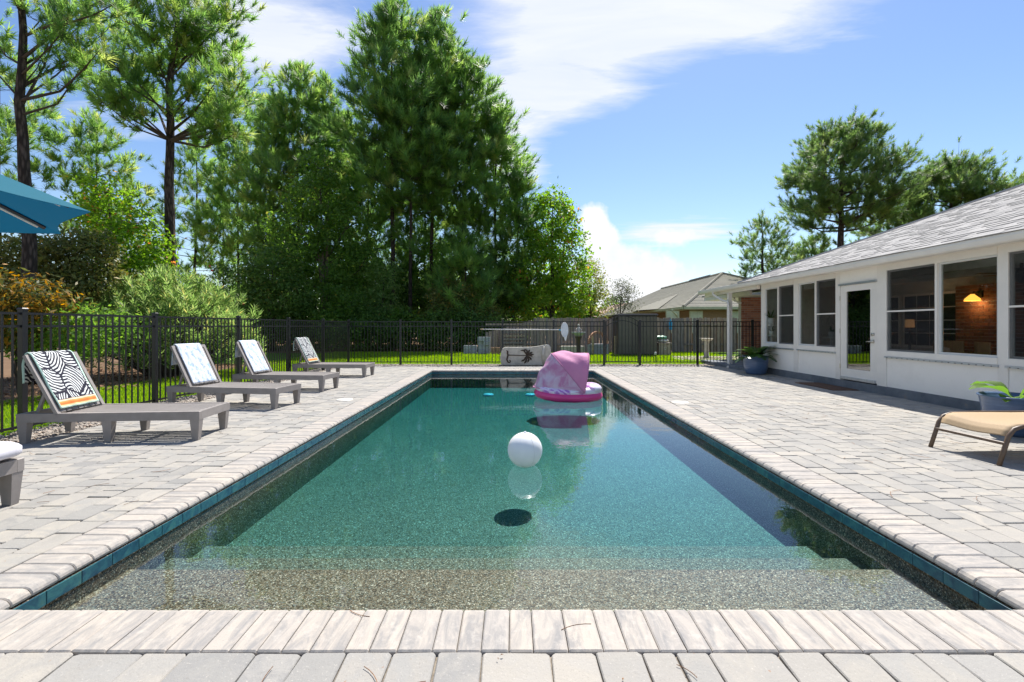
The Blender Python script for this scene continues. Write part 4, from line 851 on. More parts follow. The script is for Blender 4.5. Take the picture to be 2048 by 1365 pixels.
def in_room():
    bx = 10.35
    # lit wall lamp on the brick
    p = Vector((bx - .02, 10.55, 1.98)); t = thing('wall_lamp', 'lit amber wall lamp on the brick chimney inside the sunroom', 'lamp', p)
    m = MB(); m.box((p.x - .03, p.y - .06, p.z - .05), (p.x + .02, p.y + .06, p.z + .10)); m.build('back_plate', MT['fan_black'], t)
    m = MB(); m.tube([p + Vector((-.03, 0, .06)), p + Vector((-.14, 0, .08)), p + Vector((-.17, 0, .02))], .015, 6); m.build('lamp_arm', MT['fan_black'], t)
    m = MB(); m.lathe([(.03, 0), (.06, -.03), (.13, -.10), (.145, -.15)], p + Vector((-.17, 0, .03)), 18); m.build('lamp_shade', MT['lamp_shade'], t, True)
    L = bpy.data.lights.new('wall_lamp_bulb', 'POINT'); L.energy = 1.8; L.color = (1, .6, .25); L.shadow_soft_size = .05; lo = bpy.data.objects.new('wall_lamp_bulb', L); link(lo, t); lo.location = (-.17, 0, -.17)
    p = Vector((9.9, 11.9, 0.9)); t = thing('table_lamp', 'small table lamp with orange shade behind the screened window', 'lamp', (p.x, p.y, .15))
    m = MB(); m.lathe([(.12, .15), (.12, .17), (.02, .2), (.03, .9), (.02, 1.25)], (p.x, p.y, 0), 12); m.build('lamp_base', MT['fan_black'], t); m = MB(); m.lathe([(.10, 1.27), (.09, 1.47)], (p.x, p.y, 0), 18); m.build('lamp_shade', MT['table_shade'], t, True)
    L = bpy.data.lights.new('table_lamp_bulb', 'POINT'); L.energy = 3; L.color = (1, .62, .32); L.shadow_soft_size = .05; lo = bpy.data.objects.new('table_lamp_bulb', L); link(lo, t); lo.location = Vector((0, 0, 1.25))
    # ceiling fan
    p = Vector((8.9, 8.35, 2.46)); t = thing('ceiling_fan', 'black ceiling fan hanging inside the sunroom', 'fan', p)
    m = MB(); m.lathe([(.08, 0), (.08, -.04), (.02, -.06), (.02, -.14), (.13, -.15), (.15, -.2), (.12, -.29), (.08, -.31), (.08, -.38), (.001, -.41)], p, 18); m.build('motor', MT['fan_black'], t, True)
    for k in range(5):
        a = k * 2 * math.pi / 5 + .3; m = MB(); m.box((.14, -.065, -.225), (.62, .065, -.215)); m.rot(Matrix.Rotation(a, 4, 'Z')); m.v = [(x + p.x, y + p.y, z + p.z) for x, y, z in m.v]; m.build('blade', MT['wood_chair'] if k == 1 else MT['fan_black'], t)
    # two chairs at the near window, sofa at the far one
    def chair(x, y, rz, lb):
        t = thing('dining_chair', lb, 'chair', (0, 0, 0), 'wooden chairs inside the sunroom')
        m = MB(); m.bbox((-.21, -.21, .44), (.21, .21, .47), .01); m.build('seat', MT['wood_chair'], t)
        for a, b in ((-.18, -.18), (.18, -.18), (-.18, .18), (.18, .18)): m = MB(); m.tube([(a, b, .44), (a * 1.15, b * 1.15, 0)], .018, 6); m.build('leg', MT['fan_black'], t)
        for s in (-1, 1): m = MB(); m.tube([(s * .18, .19, .46), (s * .19, .24, .75)], .014, 6); m.build('back_post', MT['fan_black'], t)
        m = MB(); m.grid(lambda u, v: ((u - .5) * .46, .24 + .03 * math.cos((u - .5) * 3) + .0 * v, .66 + v * .22), 8, 2); ob = m.build('backrest', MT['wood_chair'], t); sm = ob.modifiers.new('thickness', 'SOLIDIFY'); sm.thickness = .018
        t.location = (x, y, .16); t.rotation_euler = (0, 0, rz)
    chair(8.15, 8.75, 1.9, 'wooden chair back behind the near sunroom window, nearest the brick'); chair(7.95, 7.75, 1.2, 'wooden chair back behind the near sunroom window, nearest the door frame post')
    t = thing('sofa', 'cream sofa behind the far sunroom windows', 'sofa', (8.3, 12.0, .15))
    m = MB(); m.bbox((7.6, 11.55, .16), (8.6, 12.9, .58), .05); m.build('seat', MT['sofa'], t); m = MB(); m.tube([(7.65, 11.62, .74), (8.6, 11.62, .74)], .16, 12); m.build('arm', MT['sofa'], t, True); m = MB(); m.bbox((8.62, 11.5, .16), (8.85, 12.9, 1.0), .06); m.build('backrest', MT['sofa'], t)
in_room()

# ------------------------------------------------------------------ plants in pots
def strap_leaves(n, L, w, seed, lift=1.0, droop=1.0, base_r=.03):
    rng = random.Random(seed); V = []; F = []; T = []
    for k in range(n):
        a = k * GOLD + rng.uniform(-.3, .3); el = rng.uniform(.35, 1.35) * lift; l = L * rng.uniform(.7, 1.15); d = Vector((math.cos(a), math.sin(a), 0)); sd = Vector((-d.y, d.x, 0)); p = d * base_r * rng.random(); b = len(V); tt = rng.random(); N = 6
        for i in range(N + 1):
            s = i / N; e = el - droop * s * 1.3; ww = w * math.sin(math.pi * (.12 + .86 * s)) if i < N else .001
            V += [p + sd * ww * .5 + Vector((0, 0, ww * .15)), p - sd * ww * .5 + Vector((0, 0, ww * .15))]; T += [tt, tt]; p = p + (d * math.cos(e) + Vector((0, 0, 1)) * math.sin(e)) * (l / N)
        F += [(b + 2 * i, b + 2 * i + 1, b + 2 * i + 3, b + 2 * i + 2) for i in range(N)]
    return np.array([tuple(v) for v in V]), np.array(F), np.array(T)
def fern_fronds(n, L, seed):
    rng = random.Random(seed); V = []; F = []; T = []
    for k in range(n):
        a = k * GOLD; el = rng.uniform(.2, 1.25); l = L * rng.uniform(.75, 1.1); d = Vector((math.cos(a), math.sin(a), 0)); sd = Vector((-d.y, d.x, 0)); p = Vector((0, 0, 0)) + d * .05; N = 14; tt = rng.random()
        for i in range(N):
            s = i / N; e = el - s * 1.2; t = d * math.cos(e) + Vector((0, 0, 1)) * math.sin(e); q = p + t * (l / N); ll = .10 * math.sin(math.pi * (.15 + .8 * s)) * l / .5
            for sg in (-1, 1):
                b = len(V); tip = p + sd * sg * ll + t * ll * .45; V += [p, q, tip + t * .012, tip - t * .004]; F.append((b, b + 1, b + 2, b + 3)); T += [tt] * 4
            p = q
    return np.array([tuple(v) for v in V]), np.array(F), np.array(T)
def put_foliage(nm, V, F, T, off, mat, parent):
    c = np.array(off); o = bpy.data.objects.new(nm, npmesh(nm, V, F, MT[mat], T)); link(o, parent); o.location = Vector(off) - WL[parent.name]; return o
def pots():
    p = Vector((6.62, 13.0, 0)); t = thing('fern_planter', 'blue glazed pot of dark fern beside the sunroom corner', 'plant pot', p)
    m = MB(); m.lathe([(.001, .02), (.22, .0), (.25, .03), (.30, .20), (.31, .34), (.315, .46), (.335, .47), (.335, .50), (.31, .50), (.30, .44), (.001, .43)], p, 40); m.build('pot', MT['glaze'], t, True)
    V, F, T = fern_fronds(46, .62, 4); put_foliage('foliage', V, F, T, p + Vector((0, 0, .44)), 'leaf_fern', t)
    p = Vector((6.06, 5.75, 0)); t = thing('leafy_planter', 'blue glazed pot with broad green leaves behind the beige chaise', 'plant pot', p)
    m = MB(); m.lathe([(.001, .02), (.21, .0), (.24, .03), (.29, .20), (.305, .32), (.325, .44), (.345, .455), (.34, .47), (.31, .45), (.295, .41), (.001, .40)], p, 40); m.build('pot', MT['glaze'], t, True)
    def leaf_(d, L, w, el, dr, nm):
        d = Vector(d).normalized(); sd = Vector((-d.y, d.x, 0)); V = []; F = []; N = 12; q = p + Vector((0, 0, .40))
        for i in range(N + 1):
            s = i / N; e = el - dr * s; ww = w * (math.sin(math.pi * min(1, max(0, (s - .22) / .78)) ** .8) if s > .22 else .05) + .012; t3 = d * math.cos(e) + Vector((0, 0, math.sin(e)))
            up = Vector((0, 0, 1)); V += [q + sd * ww * .5 + up * ww * .16 + up * .006 * math.sin(i * 2.2), q, q - sd * ww * .5 + up * ww * .16 + up * .006 * math.cos(i * 2.1)]; q = q + t3 * L / N
        for i in range(N):
            for j in (0, 1): F.append((3 * i + j, 3 * i + j + 1, 3 * i + j + 4, 3 * i + j + 3))
        V = np.array([tuple(v) for v in V]); o = bpy.data.objects.new(nm, npmesh(nm, V - np.array(p), np.array(F), MT['leaf_mid'], np.full(len(V), R.uniform(.2, .6)), True)); link(o, t)
    leaf_((-1, .12, 0), .56, .25, .80, 1.2, 'leaf'); leaf_((-.75, -.45, 0), .40, .18, .5, 1.0, 'leaf'); leaf_((.25, -1, 0), .5, .2, 1.1, 1.5, 'leaf'); leaf_((-.1, -1, 0), .42, .18, .6, 1.3, 'leaf'); leaf_((.8, -.5, 0), .6, .2, .8, 1.3, 'leaf'); leaf_((-.2, .9, 0), .55, .2, 1.0, 1.6, 'leaf')
    # pots behind the far windows
    for (x, y, z, n, lb, h) in ((7.21, 13.33, 1.33, 14, 'white pot of spiky aloe hanging behind the corner window', .2), (7.21, 13.30, 1.05, 10, 'small white pot with trailing plant behind the corner window', .12), (7.25, 10.85, 1.05, 9, 'small white pot plant beside the door behind the window', .13)):
        t = thing('potted_plant', lb, 'plant pot', (x, y, z), 'pots behind the sunroom windows'); m = MB(); m.lathe([(.001, 0), (h * .38, 0), (h * .5, h), (h * .46, h), (h * .44, h - .02), (.001, h - .03)], (x, y, z), 20); m.build('pot', MT['pot_white'], t, True)
        V, F, T = strap_leaves(n, .3 * h / .2, .035, int(x * 100 + y * 10), 1.0, .5); put_foliage('foliage', V, F, T, (x, y, z + h - .02), 'leaf_fern', t)
        m = MB(); m.box((x - .09, y - .15, z - .02), (x + .09, y + .15, z - .001)); tag(m.build('plant_shelf', MT['frame_grey']), 'slim grey shelf under the ' + lb.split(' behind')[0], 'shelf', 'plant shelves inside the sunroom')
        m = MB(); m.box((x - .02, y - .02, .16), (x + .02, y + .02, z - .0205)); s_ = bpy.data.objects['plant_shelf'] if 'plant_shelf' in bpy.data.objects else None
        m.build('shelf_stand', MT['frame_grey'], [o for o in bpy.data.objects if o.name.startswith('plant_shelf')][-1])
pots()
m = MB(); m.bbox((6.48, 9.65, .001), (7.0, 10.95, .016), .004); tag(m.build('door_mat', MT['doormat']), 'brown door mat on the paving in front of the glazed door', 'mat')

# ------------------------------------------------------------------ loungers with towels
def lounger_proto():
    t = thing('sun_lounger', 'x', 'sun lounger', (0, 0, 0), 'grey slatted sun loungers along the side fence'); MP = MT['lounger_plastic']; L, hw = 1.92, .345; hx = .43
    for s in (-1, 1): m = MB(); m.bbox((0, s * hw - (.05 if s > 0 else 0), .235), (L, s * hw + (0 if s > 0 else .05), .33), .006); m.build('side_rail', MP, t)
    for a in (0, L - .05): m = MB(); m.bbox((a + .0, -hw + .052, .236), (a + .05, hw - .052, .329), .005); m.build('end_rail', MP, t)
    for a in (.78, 1.35): m = MB(); m.box((a, -hw + .052, .245), (a + .05, hw - .052, .30)); m.build('cross_rail', MP, t)
    for x in (.055, .93, L - .055):
        for s in (-1, 1):
            m = MB(); q = [(-.052, -.042), (.052, -.042), (.052, .042), (-.052, .042)]; cy = s * (hw - .046)
            m.add([(x + a * .62, cy + b * .7, 0) for a, b in q] + [(x + a, cy + b, .234) for a, b in q], [(3, 2, 1, 0), (4, 5, 6, 7), (0, 1, 5, 4), (1, 2, 6, 5), (2, 3, 7, 6), (3, 0, 4, 7)]); m.build('leg', MP, t)
    n = 7; w = (2 * hw - .11) / n
    for k in range(n):
        y = -hw + .055 + (k + .5) * w; m = MB(); m.bbox((hx + .02, y - w / 2 + .011, .314), (L - .052, y + w / 2 - .011, .326), .003); m.build('slat', MP, t)
    an = rad(63); bl = .74
    def bk(x, y, z): return (hx - x * math.cos(an) - z * math.sin(an) * -1 * -1, y, .325 + x * math.sin(an) - z * math.cos(an))
    def bbx(a, b): m = MB(); m.bbox(a, b, .004); m.v = [bk(*q) for q in m.v]; return m
    for s in (-1, 1): bbx((0, s * hw - (.045 if s > 0 else 0), 0), (bl, s * hw + (0 if s > 0 else .045), .035)).build('backrest_rail', MP, t)
    bbx((bl - .05, -hw + .046, .001), (bl, hw - .046, .034)).build('backrest_top', MP, t)
    for k in range(n): y = -hw + .055 + (k + .5) * w; bbx((.02, y - w / 2 + .008, .006), (bl - .052, y + w / 2 - .008, .028)).build('backrest_slat', MP, t)
    for s in (-1, 1): m = MB(); a, b = Vector((.10, s * .22, .27)), Vector(bk(.36, s * .22, .04)); m.tube([a, b], .02, 4, sq=True); m.build('prop', MP, t)
    return t, bk, hw, bl
def towel(mat, name, bk, hw, bl, width, yoff, fringe, seed):
    rr = random.Random(seed); L1, L2 = bl - .05, .30; tot = L1 + .06 + L2
    def f(u, v):
        s = v * tot; y = yoff + (u - .5) * width; wr = .010 * math.sin(u * 9 + v * 7 + seed) + .006 * math.sin(u * 23 + v * 5 + seed * 2)
        if s < L1: q = bk(.05 + s, y, -.009 - abs(wr) * .8)
        elif s < L1 + .06:
            a = (s - L1) / .06 * math.pi; r = .028; c = bk(bl, y, .017); d1 = Vector(bk(bl, y, -.011)) - Vector(c); d2 = Vector(bk(bl + .03, y, .017)) - Vector(c); q = tuple(Vector(c) + d1 * math.cos(a) + d2 * math.sin(a))
        else:
            e = s - L1 - .06; c = Vector(bk(bl, y, .046)); q = (c.x - .035 * math.sin(min(1, e / .12) * 1.5) + wr, y, c.z - e + .006 * math.sin(u * 5))
        return q
    m = MB(); m.grid(f, 22, 56, uv=True); return m, f
lp, bk, hw, bl = lounger_proto()
lpos = [((-3.62, 5.47), 5.0, 'foremost of the four grey slatted loungers, nearest the camera', 'towel_zebra'),
        ((-3.74, 7.50), -8.0, 'second grey slatted lounger from the camera, first with a pale blue towel', 'towel_blue'),
        ((-3.79, 9.48), -6.0, 'third grey slatted lounger from the camera, second with a pale blue towel', 'towel_blue'),
        ((-3.78, 12.17), -3.0, 'farthest grey slatted lounger, nearest the fence corner', 'towel_zebra')]
tl = {0: 'black and white leaf pattern towel with orange stripes on the foremost lounger', 1: 'pale blue floral fringed towel on the second lounger from the camera',
      2: 'pale blue floral fringed towel on the third lounger from the camera', 3: 'black and white leaf pattern towel on the farthest lounger'}
for i, ((fx_, fy_), rz_, lb, tm) in enumerate(lpos):
    o = lp if i == 0 else copy_tree(lp)
    a = rad(rz_); off = Matrix.Rotation(a, 3, 'Z') @ Vector((1.92 - .055, -(hw - .046), 0))
    o.location = Vector((fx_, fy_, 0)) - off; o.rotation_euler = (0, 0, a); o['label'] = lb; WL[o.name] = Vector(o.location)
    m, f = towel(tm, 'towel', bk, hw, bl, .56 if tm == 'towel_zebra' else .5, -.02, tm == 'towel_blue', i + 1)
    me = m.mesh('beach_towel', MT[tm], True); tw = bpy.data.objects.new('beach_towel', me); link(tw); tw.location = o.location; tw.rotation_euler = o.rotation_euler
    sm = tw.modifiers.new('pile', 'SOLIDIFY'); sm.thickness = .008; sm.offset = 0
    tag(tw, tl[i], 'towel', 'beach towels over the loungers'); WL[tw.name] = Vector((0, 0, 0))
    if tm == 'towel_blue':
        fr = MB(); rr = random.Random(i)
        for k in range(46):
            u = (k + .5) / 46; p = Vector(f(u, 0)); fr.tube([p + Vector((0, 0, .004)), p + Vector((.03 + rr.uniform(-.01, .01), rr.uniform(-.008, .008), -.012)), p + Vector((.055 + rr.uniform(-.02, .02), rr.uniform(-.012, .012), -.005))], [.003, .004, .002], 3)
        fm = fr.mesh('fringe', MT['fringe_grey']); fo = bpy.data.objects.new('fringe', fm); link(fo, tw)
# the near lounger at the picture's edge: same frame, flat, with a pale cushion
def near_bed():
    t = thing('sun_lounger', 'grey lounger cut off at the lower left edge, under a thick pale cushion', 'sun lounger', (0, 0, 0), 'grey slatted sun loungers along the side fence'); MP = MT['lounger_plastic']; L, hw_ = 1.92, .345
    for s in (-1, 1): m = MB(); m.bbox((0, s * hw_ - (.05 if s > 0 else 0), .235), (L, s * hw_ + (0 if s > 0 else .05), .33), .006); m.build('side_rail', MP, t)
    for a in (0, L - .05): m = MB(); m.bbox((a, -hw_ + .052, .236), (a + .05, hw_ - .052, .329), .005); m.build('end_rail', MP, t)
    for x in (.055, .93, L - .055):
        for s in (-1, 1):
            m = MB(); q = [(-.052, -.042), (.052, -.042), (.052, .042), (-.052, .042)]; cy = s * (hw_ - .046)
            m.add([(x + a * .62, cy + b * .7, 0) for a, b in q] + [(x + a, cy + b, .234) for a, b in q], [(3, 2, 1, 0), (4, 5, 6, 7), (0, 1, 5, 4), (1, 2, 6, 5), (2, 3, 7, 6), (3, 0, 4, 7)]); m.build('leg', MP, t)
    n = 7; w = (2 * hw_ - .11) / n
    for k in range(n): y = -hw_ + .055 + (k + .5) * w; m = MB(); m.bbox((.052, y - w / 2 + .008, .302), (L - .052, y + w / 2 - .008, .326), .004); m.build('slat', MP, t)
    a = rad(2); off = Matrix.Rotation(a, 3, 'Z') @ Vector((L - .055, hw_ - .046, 0)); t.location = Vector((-3.67, 3.49, 0)) - off; t.rotation_euler = (0, 0, a)
    def f(u, v):
        # rounded slab
        lx, ly, h = 1.94, .70, .12; e = .16
        x = (u - .5) * 2; y = (v - .5) * 2; return x, y
    m = MB(); nu, nv = 20, 14; pts = []
    for k in range(nv):
        b = -math.pi / 2 + math.pi * k / (nv - 1)
        for i in range(40):
            th = 2 * math.pi * i / 40; c, s = math.cos(th), math.sin(th); se = lambda q, p: math.copysign(abs(q) ** p, q)
            r = abs(math.cos(b)) ** .35; pts.append((.98 + .99 * se(c, .22) * r, .365 * se(s, .22) * r, .40 + .068 * se(math.sin(b), .5) + .006 * math.sin(c * 9) * (b > .5)))
    fs = [(k * 40 + i, k * 40 + (i + 1) % 40, (k + 1) * 40 + (i + 1) % 40, (k + 1) * 40 + i) for k in range(nv - 1) for i in range(40)]
    m.add(pts, fs); me = m.mesh('lounger_cushion', MT['cushion'], True); o = bpy.data.objects.new('lounger_cushion', me); link(o); o.location = t.location; o.rotation_euler = t.rotation_euler
    tag(o, 'thick pale lilac grey cushion on the cut off near lounger', 'cushion')
near_bed()
# beige sling chaise on the house side
def chaise():
    t = thing('sling_chaise', 'beige sling chaise longue with bronze tube frame by the blue pot', 'chaise', (0, 0, 0)); B = MT['bronze']; hw_ = .34
    prof = [(-.02, 0), (.03, .14), (.075, .27), (.13, .335), (.22, .36), (.5, .365), (.9, .36), (1.2, .36), (1.5, .52), (1.85, .74)]
    for s in (-1, 1): m = MB(); m.tube([(x, s * hw_, z) for x, z in prof], .020, 8); m.build('side_rail', B, t, True)
    for s in (-1, 1): m = MB(); m.tube([(1.15, s * hw_, .355), (1.25, s * hw_, .18), (1.3, s * hw_, 0)], .018, 8); m.build('leg', B, t, True)
    m = MB(); m.tube([(.045, -hw_, .2), (.045, hw_, .2)], .016, 8); m.build('cross_bar', B, t); m = MB(); m.tube([(1.22, -hw_, .25), (1.22, hw_, .25)], .016, 8); m.build('cross_bar', B, t)
    pr = [Vector((.075, 0, .265)), Vector((.105, 0, .315)), Vector((.15, 0, .350)), Vector((.22, 0, .368)), Vector((.35, 0, .368)), Vector((.6, 0, .366)), Vector((.9, 0, .36)), Vector((1.2, 0, .36)), Vector((1.5, 0, .52)), Vector((1.85, 0, .74))]
    def f(u, v):
        k = min(len(pr) - 2, int(v * (len(pr) - 1))); w = v * (len(pr) - 1) - k; q = pr[k].lerp(pr[k + 1], w); return (q.x, (u - .5) * 2 * (hw_ - .012), q.z - .018 * math.cos((u - .5) * math.pi) ** 2)
    m = MB(); m.grid(f, 10, 45); o = m.build('sling', MT['sling'], t, True); sm = o.modifiers.new('thickness', 'SOLIDIFY'); sm.thickness = .006
    t.location = (4.54, 4.80, 0); t.rotation_euler = (0, 0, rad(4))
chaise()

# ------------------------------------------------------------------ umbrella
def umbrella():
    c = Vector((-3.76, 2.22, 0)); zt, za, Rr = 1.985, 2.54, 1.50; t = thing('patio_umbrella', 'teal blue patio umbrella reaching in at the left edge', 'umbrella', c)
    A = Vector((-2.535, 2.87, zt)); a0 = math.atan2(A.y - c.y, A.x - c.x); n = 8; Rr = math.hypot(A.x - c.x, A.y - c.y)
    def pt(ang, r):
        # panels sag inward between ribs
        k = (ang - a0) / (2 * math.pi / n); fr = k - math.floor(k); rc = math.cos(math.pi / n) / math.cos((fr - .5) * 2 * math.pi / n); hem = 1 - .055 * math.sin(math.pi * fr) * r ** 3
        rr = r * Rr * rc * hem; z = za - (za - zt) * r ** 1.08 - .010 * math.sin(math.pi * fr) * r; return (c.x + rr * math.cos(ang), c.y + rr * math.sin(ang), z)
    m = MB(); m.grid(lambda u, v: pt(a0 + 2 * math.pi * u, .02 + .98 * v), n * 10, 12); o = m.build('canopy', MT['canvas'], t, False); sm = o.modifiers.new('thickness', 'SOLIDIFY'); sm.thickness = .003
    for k in range(n):
        an = a0 + 2 * math.pi * k / n; m = MB(); m.tube([Vector(pt(an, r)) - Vector((0, 0, .034)) for r in (.03, .3, .6, .9)], .008, 6); m.build('rib', MT['pole_white'], t)
        m = MB(); m.tube([Vector(pt(an, r)) - Vector((0, 0, .016)) for r in (.05, .3, .6, .93)], .014, 4); m.build('rib_sleeve', MT['shed_dark'], t)
        m = MB(); m.tube([Vector(pt(an, .55)) - Vector((0, 0, .03)), c + Vector((0, 0, 1.95))], .007, 6); m.build('strut', MT['pole_white'], t)
    m = MB(); m.tube([c + Vector((0, 0, .05)), c + Vector((0, 0, 2.6))], .022, 12); m.build('pole', MT['bronze'], t, True)
    m = MB(); m.lathe([(.001, .10), (.06, .10), (.07, .07), (.24, .05), (.25, 0)], c, 24); m.build('base', MT['shed_dark'], t, True)
umbrella()

# ------------------------------------------------------------------ afloat: ball, baby float
def afloat():
    r = .178; p = Vector((.128, 4.9, ZW + r * .88)); m = MB(); n = 32
    m.grid(lambda u, v: (p.x + r * math.sin(math.pi * v) * math.cos(2 * math.pi * u), p.y + r * math.sin(math.pi * v) * math.sin(2 * math.pi * u), p.z - r * math.cos(math.pi * v)), 40, 24)
    o = m.build('floating_ball', MT['ball'], None, True); tag(o, 'smooth white ball floating in the middle of the pool', 'ball')
    q = MB(); q.tube([p + Vector((r * 1.0015 * math.sin(a_ / 24 * math.pi) * .5, -r * 1.0015 * abs(math.sin(a_ / 24 * math.pi)) * .866, r * 1.0015 * math.cos(a_ / 24 * math.pi))) for a_ in range(25)], .0011, 4); q.build('seam', MT['frame_grey'], o)
    q = MB(); q.lathe([(.001, .012), (.012, .010), (.014, -.004)], p + Vector((0, 0, r)), 12); q.build('valve', MT['ball'], o, True)
    c = Vector((1.10, 9.45, ZW)); t = thing('baby_float', 'pink inflatable baby float with sun canopy on the pool', 'pool float', c)
    def hull(nm, mat, zc, rt, ax, ay):
        def f(u, v):
            a = 2 * math.pi * u; b = 2 * math.pi * v; se = lambda q, e: math.copysign(abs(q) ** e, q)
            cx, cy = ax * se(math.cos(a), .85), ay * se(math.sin(a), .85); nn = Vector((math.cos(a) / ax, math.sin(a) / ay, 0)).normalized()
            rise = .05 * max(0, -math.cos(a)) ** 2
            return (c.x + cx + nn.x * rt * math.cos(b), c.y + cy + nn.y * rt * math.cos(b), c.z + zc + rise + rt * .82 * math.sin(b) * (1 + .03 * math.sin(a * 12)))
        m = MB(); m.grid(f, 64, 18); return m.build(nm, mat, t, True)
    hull('lower_tube', MT['pink'], .065, .115, .56, .36); hull('upper_tube', MT['print'], .165, .10, .55, .35)
    m = MB(); m.lathe([(.001, .12), (.4, .12), (.42, .05), (.3, -.01), (.001, -.01)], c, 32); m.v = [(c.x + (x - c.x) * 1.1, c.y + (y - c.y) * .7, z) for x, y, z in m.v]; m.build('float_floor', MT['pink'], t, True)
    # pillow at the low end
    m = MB(); m.grid(lambda u, v: (c.x + .43 + .22 * math.sin(math.pi * v) * math.cos(2 * math.pi * u), c.y - .06 + .30 * math.sin(math.pi * v) * math.sin(2 * math.pi * u), c.z + .21 - .11 * math.cos(math.pi * v)), 24, 12); m.build('pillow', MT['print'], t, True)
    piv = c + Vector((.26, 0, .13)); w = .44
    def rr_(th):
        k = (th - 80) / (172 - 80); return .77 + .10 * math.sin(math.pi * min(1, k)) + .18 * k
    def arch(th, u, sag=0.0):
        a = rad(th); s = math.sin(math.pi * u) ** .8; r = rr_(th) * s * (1 - sag); return (piv.x + r * math.cos(a), piv.y - w * math.cos(math.pi * u), piv.z + r * math.sin(a) + .03 * (1 - s))
    def panel(nm, mat, a0, a1, seed):
        def f(u, v):
            th = a0 + (a1 - a0) * v; sag = .09 * math.sin(math.pi * v) * math.sin(math.pi * u) + .025 * math.sin(u * 13 + v * 5 + seed) * math.sin(math.pi * v) * math.sin(math.pi * u) + .02 * math.sin(u * 21 - v * 9) * math.sin(math.pi * v)
            return arch(th, u, sag)
        m = MB(); m.grid(f, 40, 18); o = m.build(nm, mat, t, True); sm = o.modifiers.new('thickness', 'SOLIDIFY'); sm.thickness = .003
    panel('canopy_rear', MT['canopy_pink'], 80, 128, 0); panel('canopy_front', MT['canopy_print'], 128.2, 174, 2)
    for th in (80, 128, 174): m = MB(); m.tube([arch(th, k / 24) for k in range(25)], .011, 6); m.build('canopy_hoop', MT['canopy_pink'], t, True)
afloat()

# ------------------------------------------------------------------ carved palm stone and the skimmer net on the fence
def palm_stone():
    Y = 15.85; x0, x1 = (1000 - HX) / FPX * Y, (1102 - HX) / FPX * Y; h = CAMZ - (690 - HY) / FPX * Y; t = thing('palm_stone', 'pale concrete slab on edge with a brown palm emblem against the far fence', 'stone', ((x0 + x1) / 2, Y, 0))
    W_ = x1 - x0; out = [(0.05, 0), (.02, .12), (0.0, .25), (.03, .42), (.08, .56), (.16, .60), (.5, .60), (1.0, .605), (1.25, .63), (1.42, .66), (1.58, .685), (1.64, .68), (1.70, .60), (1.705, .35), (1.70, .04), (1.66, 0)]
    sx = W_ / 1.705; sz = h / .685; n = len(out); m = MB(); dpt = lambda x: -.05 * math.sin(math.pi * min(1, max(0, (x / 1.705 - .70) / .3))) if x > 1.2 else 0
    vs = [(x0 + x * sx, Y, z * sz) for x, z in out] + [(x0 + x * sx, Y + .22, z * sz) for x, z in out] + [(x0 + (x * .975 + .02) * sx, Y - .02, (z * .96 + .012) * sz) for x, z in out]
    m.add(vs, [(i, n + i, n + (i + 1) % n, (i + 1) % n) for i in range(n)] + [tuple(range(2 * n - 1, n - 1, -1))[::1]] + [(2 * n + i, i, (i + 1) % n, 2 * n + (i + 1) % n) for i in range(n)] + [tuple(range(2 * n, 3 * n))]); m.build('slab', MT['cast'], t)
    # flared end
    m = MB(); m.tube([(x0 + 1.46 * sx, Y - .005, .03), (x0 + 1.44 * sx, Y - .03, h * .5), (x0 + 1.46 * sx, Y - .005, h * .93)], [.045, .06, .045], 8); m.build('moulding', MT['cast'], t, True)
    # palm lying on its side: crown toward the flared end
    E = MB(); y = Y - .026; bx, bz = x0 + .27 * sx, h * .50
    def q(x, z): return (x0 + x * sx, y, z * sz)
    def stroke(pts, r): E.tube([q(*p) for p in pts], r, 6)
    stroke([(.27, .345), (.45, .34), (.62, .335), (.80, .335), (.88, .335)], [.018, .016, .014, .014, .014])
    stroke([(.21, .50), (.255, .47), (.25, .40), (.265, .345), (.25, .28), (.23, .19), (.27, .11), (.33, .10), (.355, .15), (.32, .18), (.30, .155)], [.010, .028, .032, .030, .030, .028, .022, .018, .016, .014, .008])
    cx, cz = .90, .335
    for tip, mid in (((.68, .49), (.80, .50)), ((.80, .53), (.90, .50)), ((1.00, .53), (.96, .46)), ((1.10, .44), (1.02, .42)), ((1.08, .28), (1.02, .34)), ((1.04, .17), (1.02, .24)), ((.92, .09), (.96, .19)), ((.80, .06), (.87, .14)), ((.70, .14), (.79, .17)), ((1.14, .36), (1.04, .365))):
        stroke([(cx, cz), ((cx + mid[0]) / 2, (cz + mid[1]) / 2), mid, ((mid[0] + tip[0]) / 2, (mid[1] + tip[1]) / 2 + .006), tip], [.014, .026, .034, .026, .003])
    E.build('palm_emblem', MT['emblem'], t, True)
palm_stone()
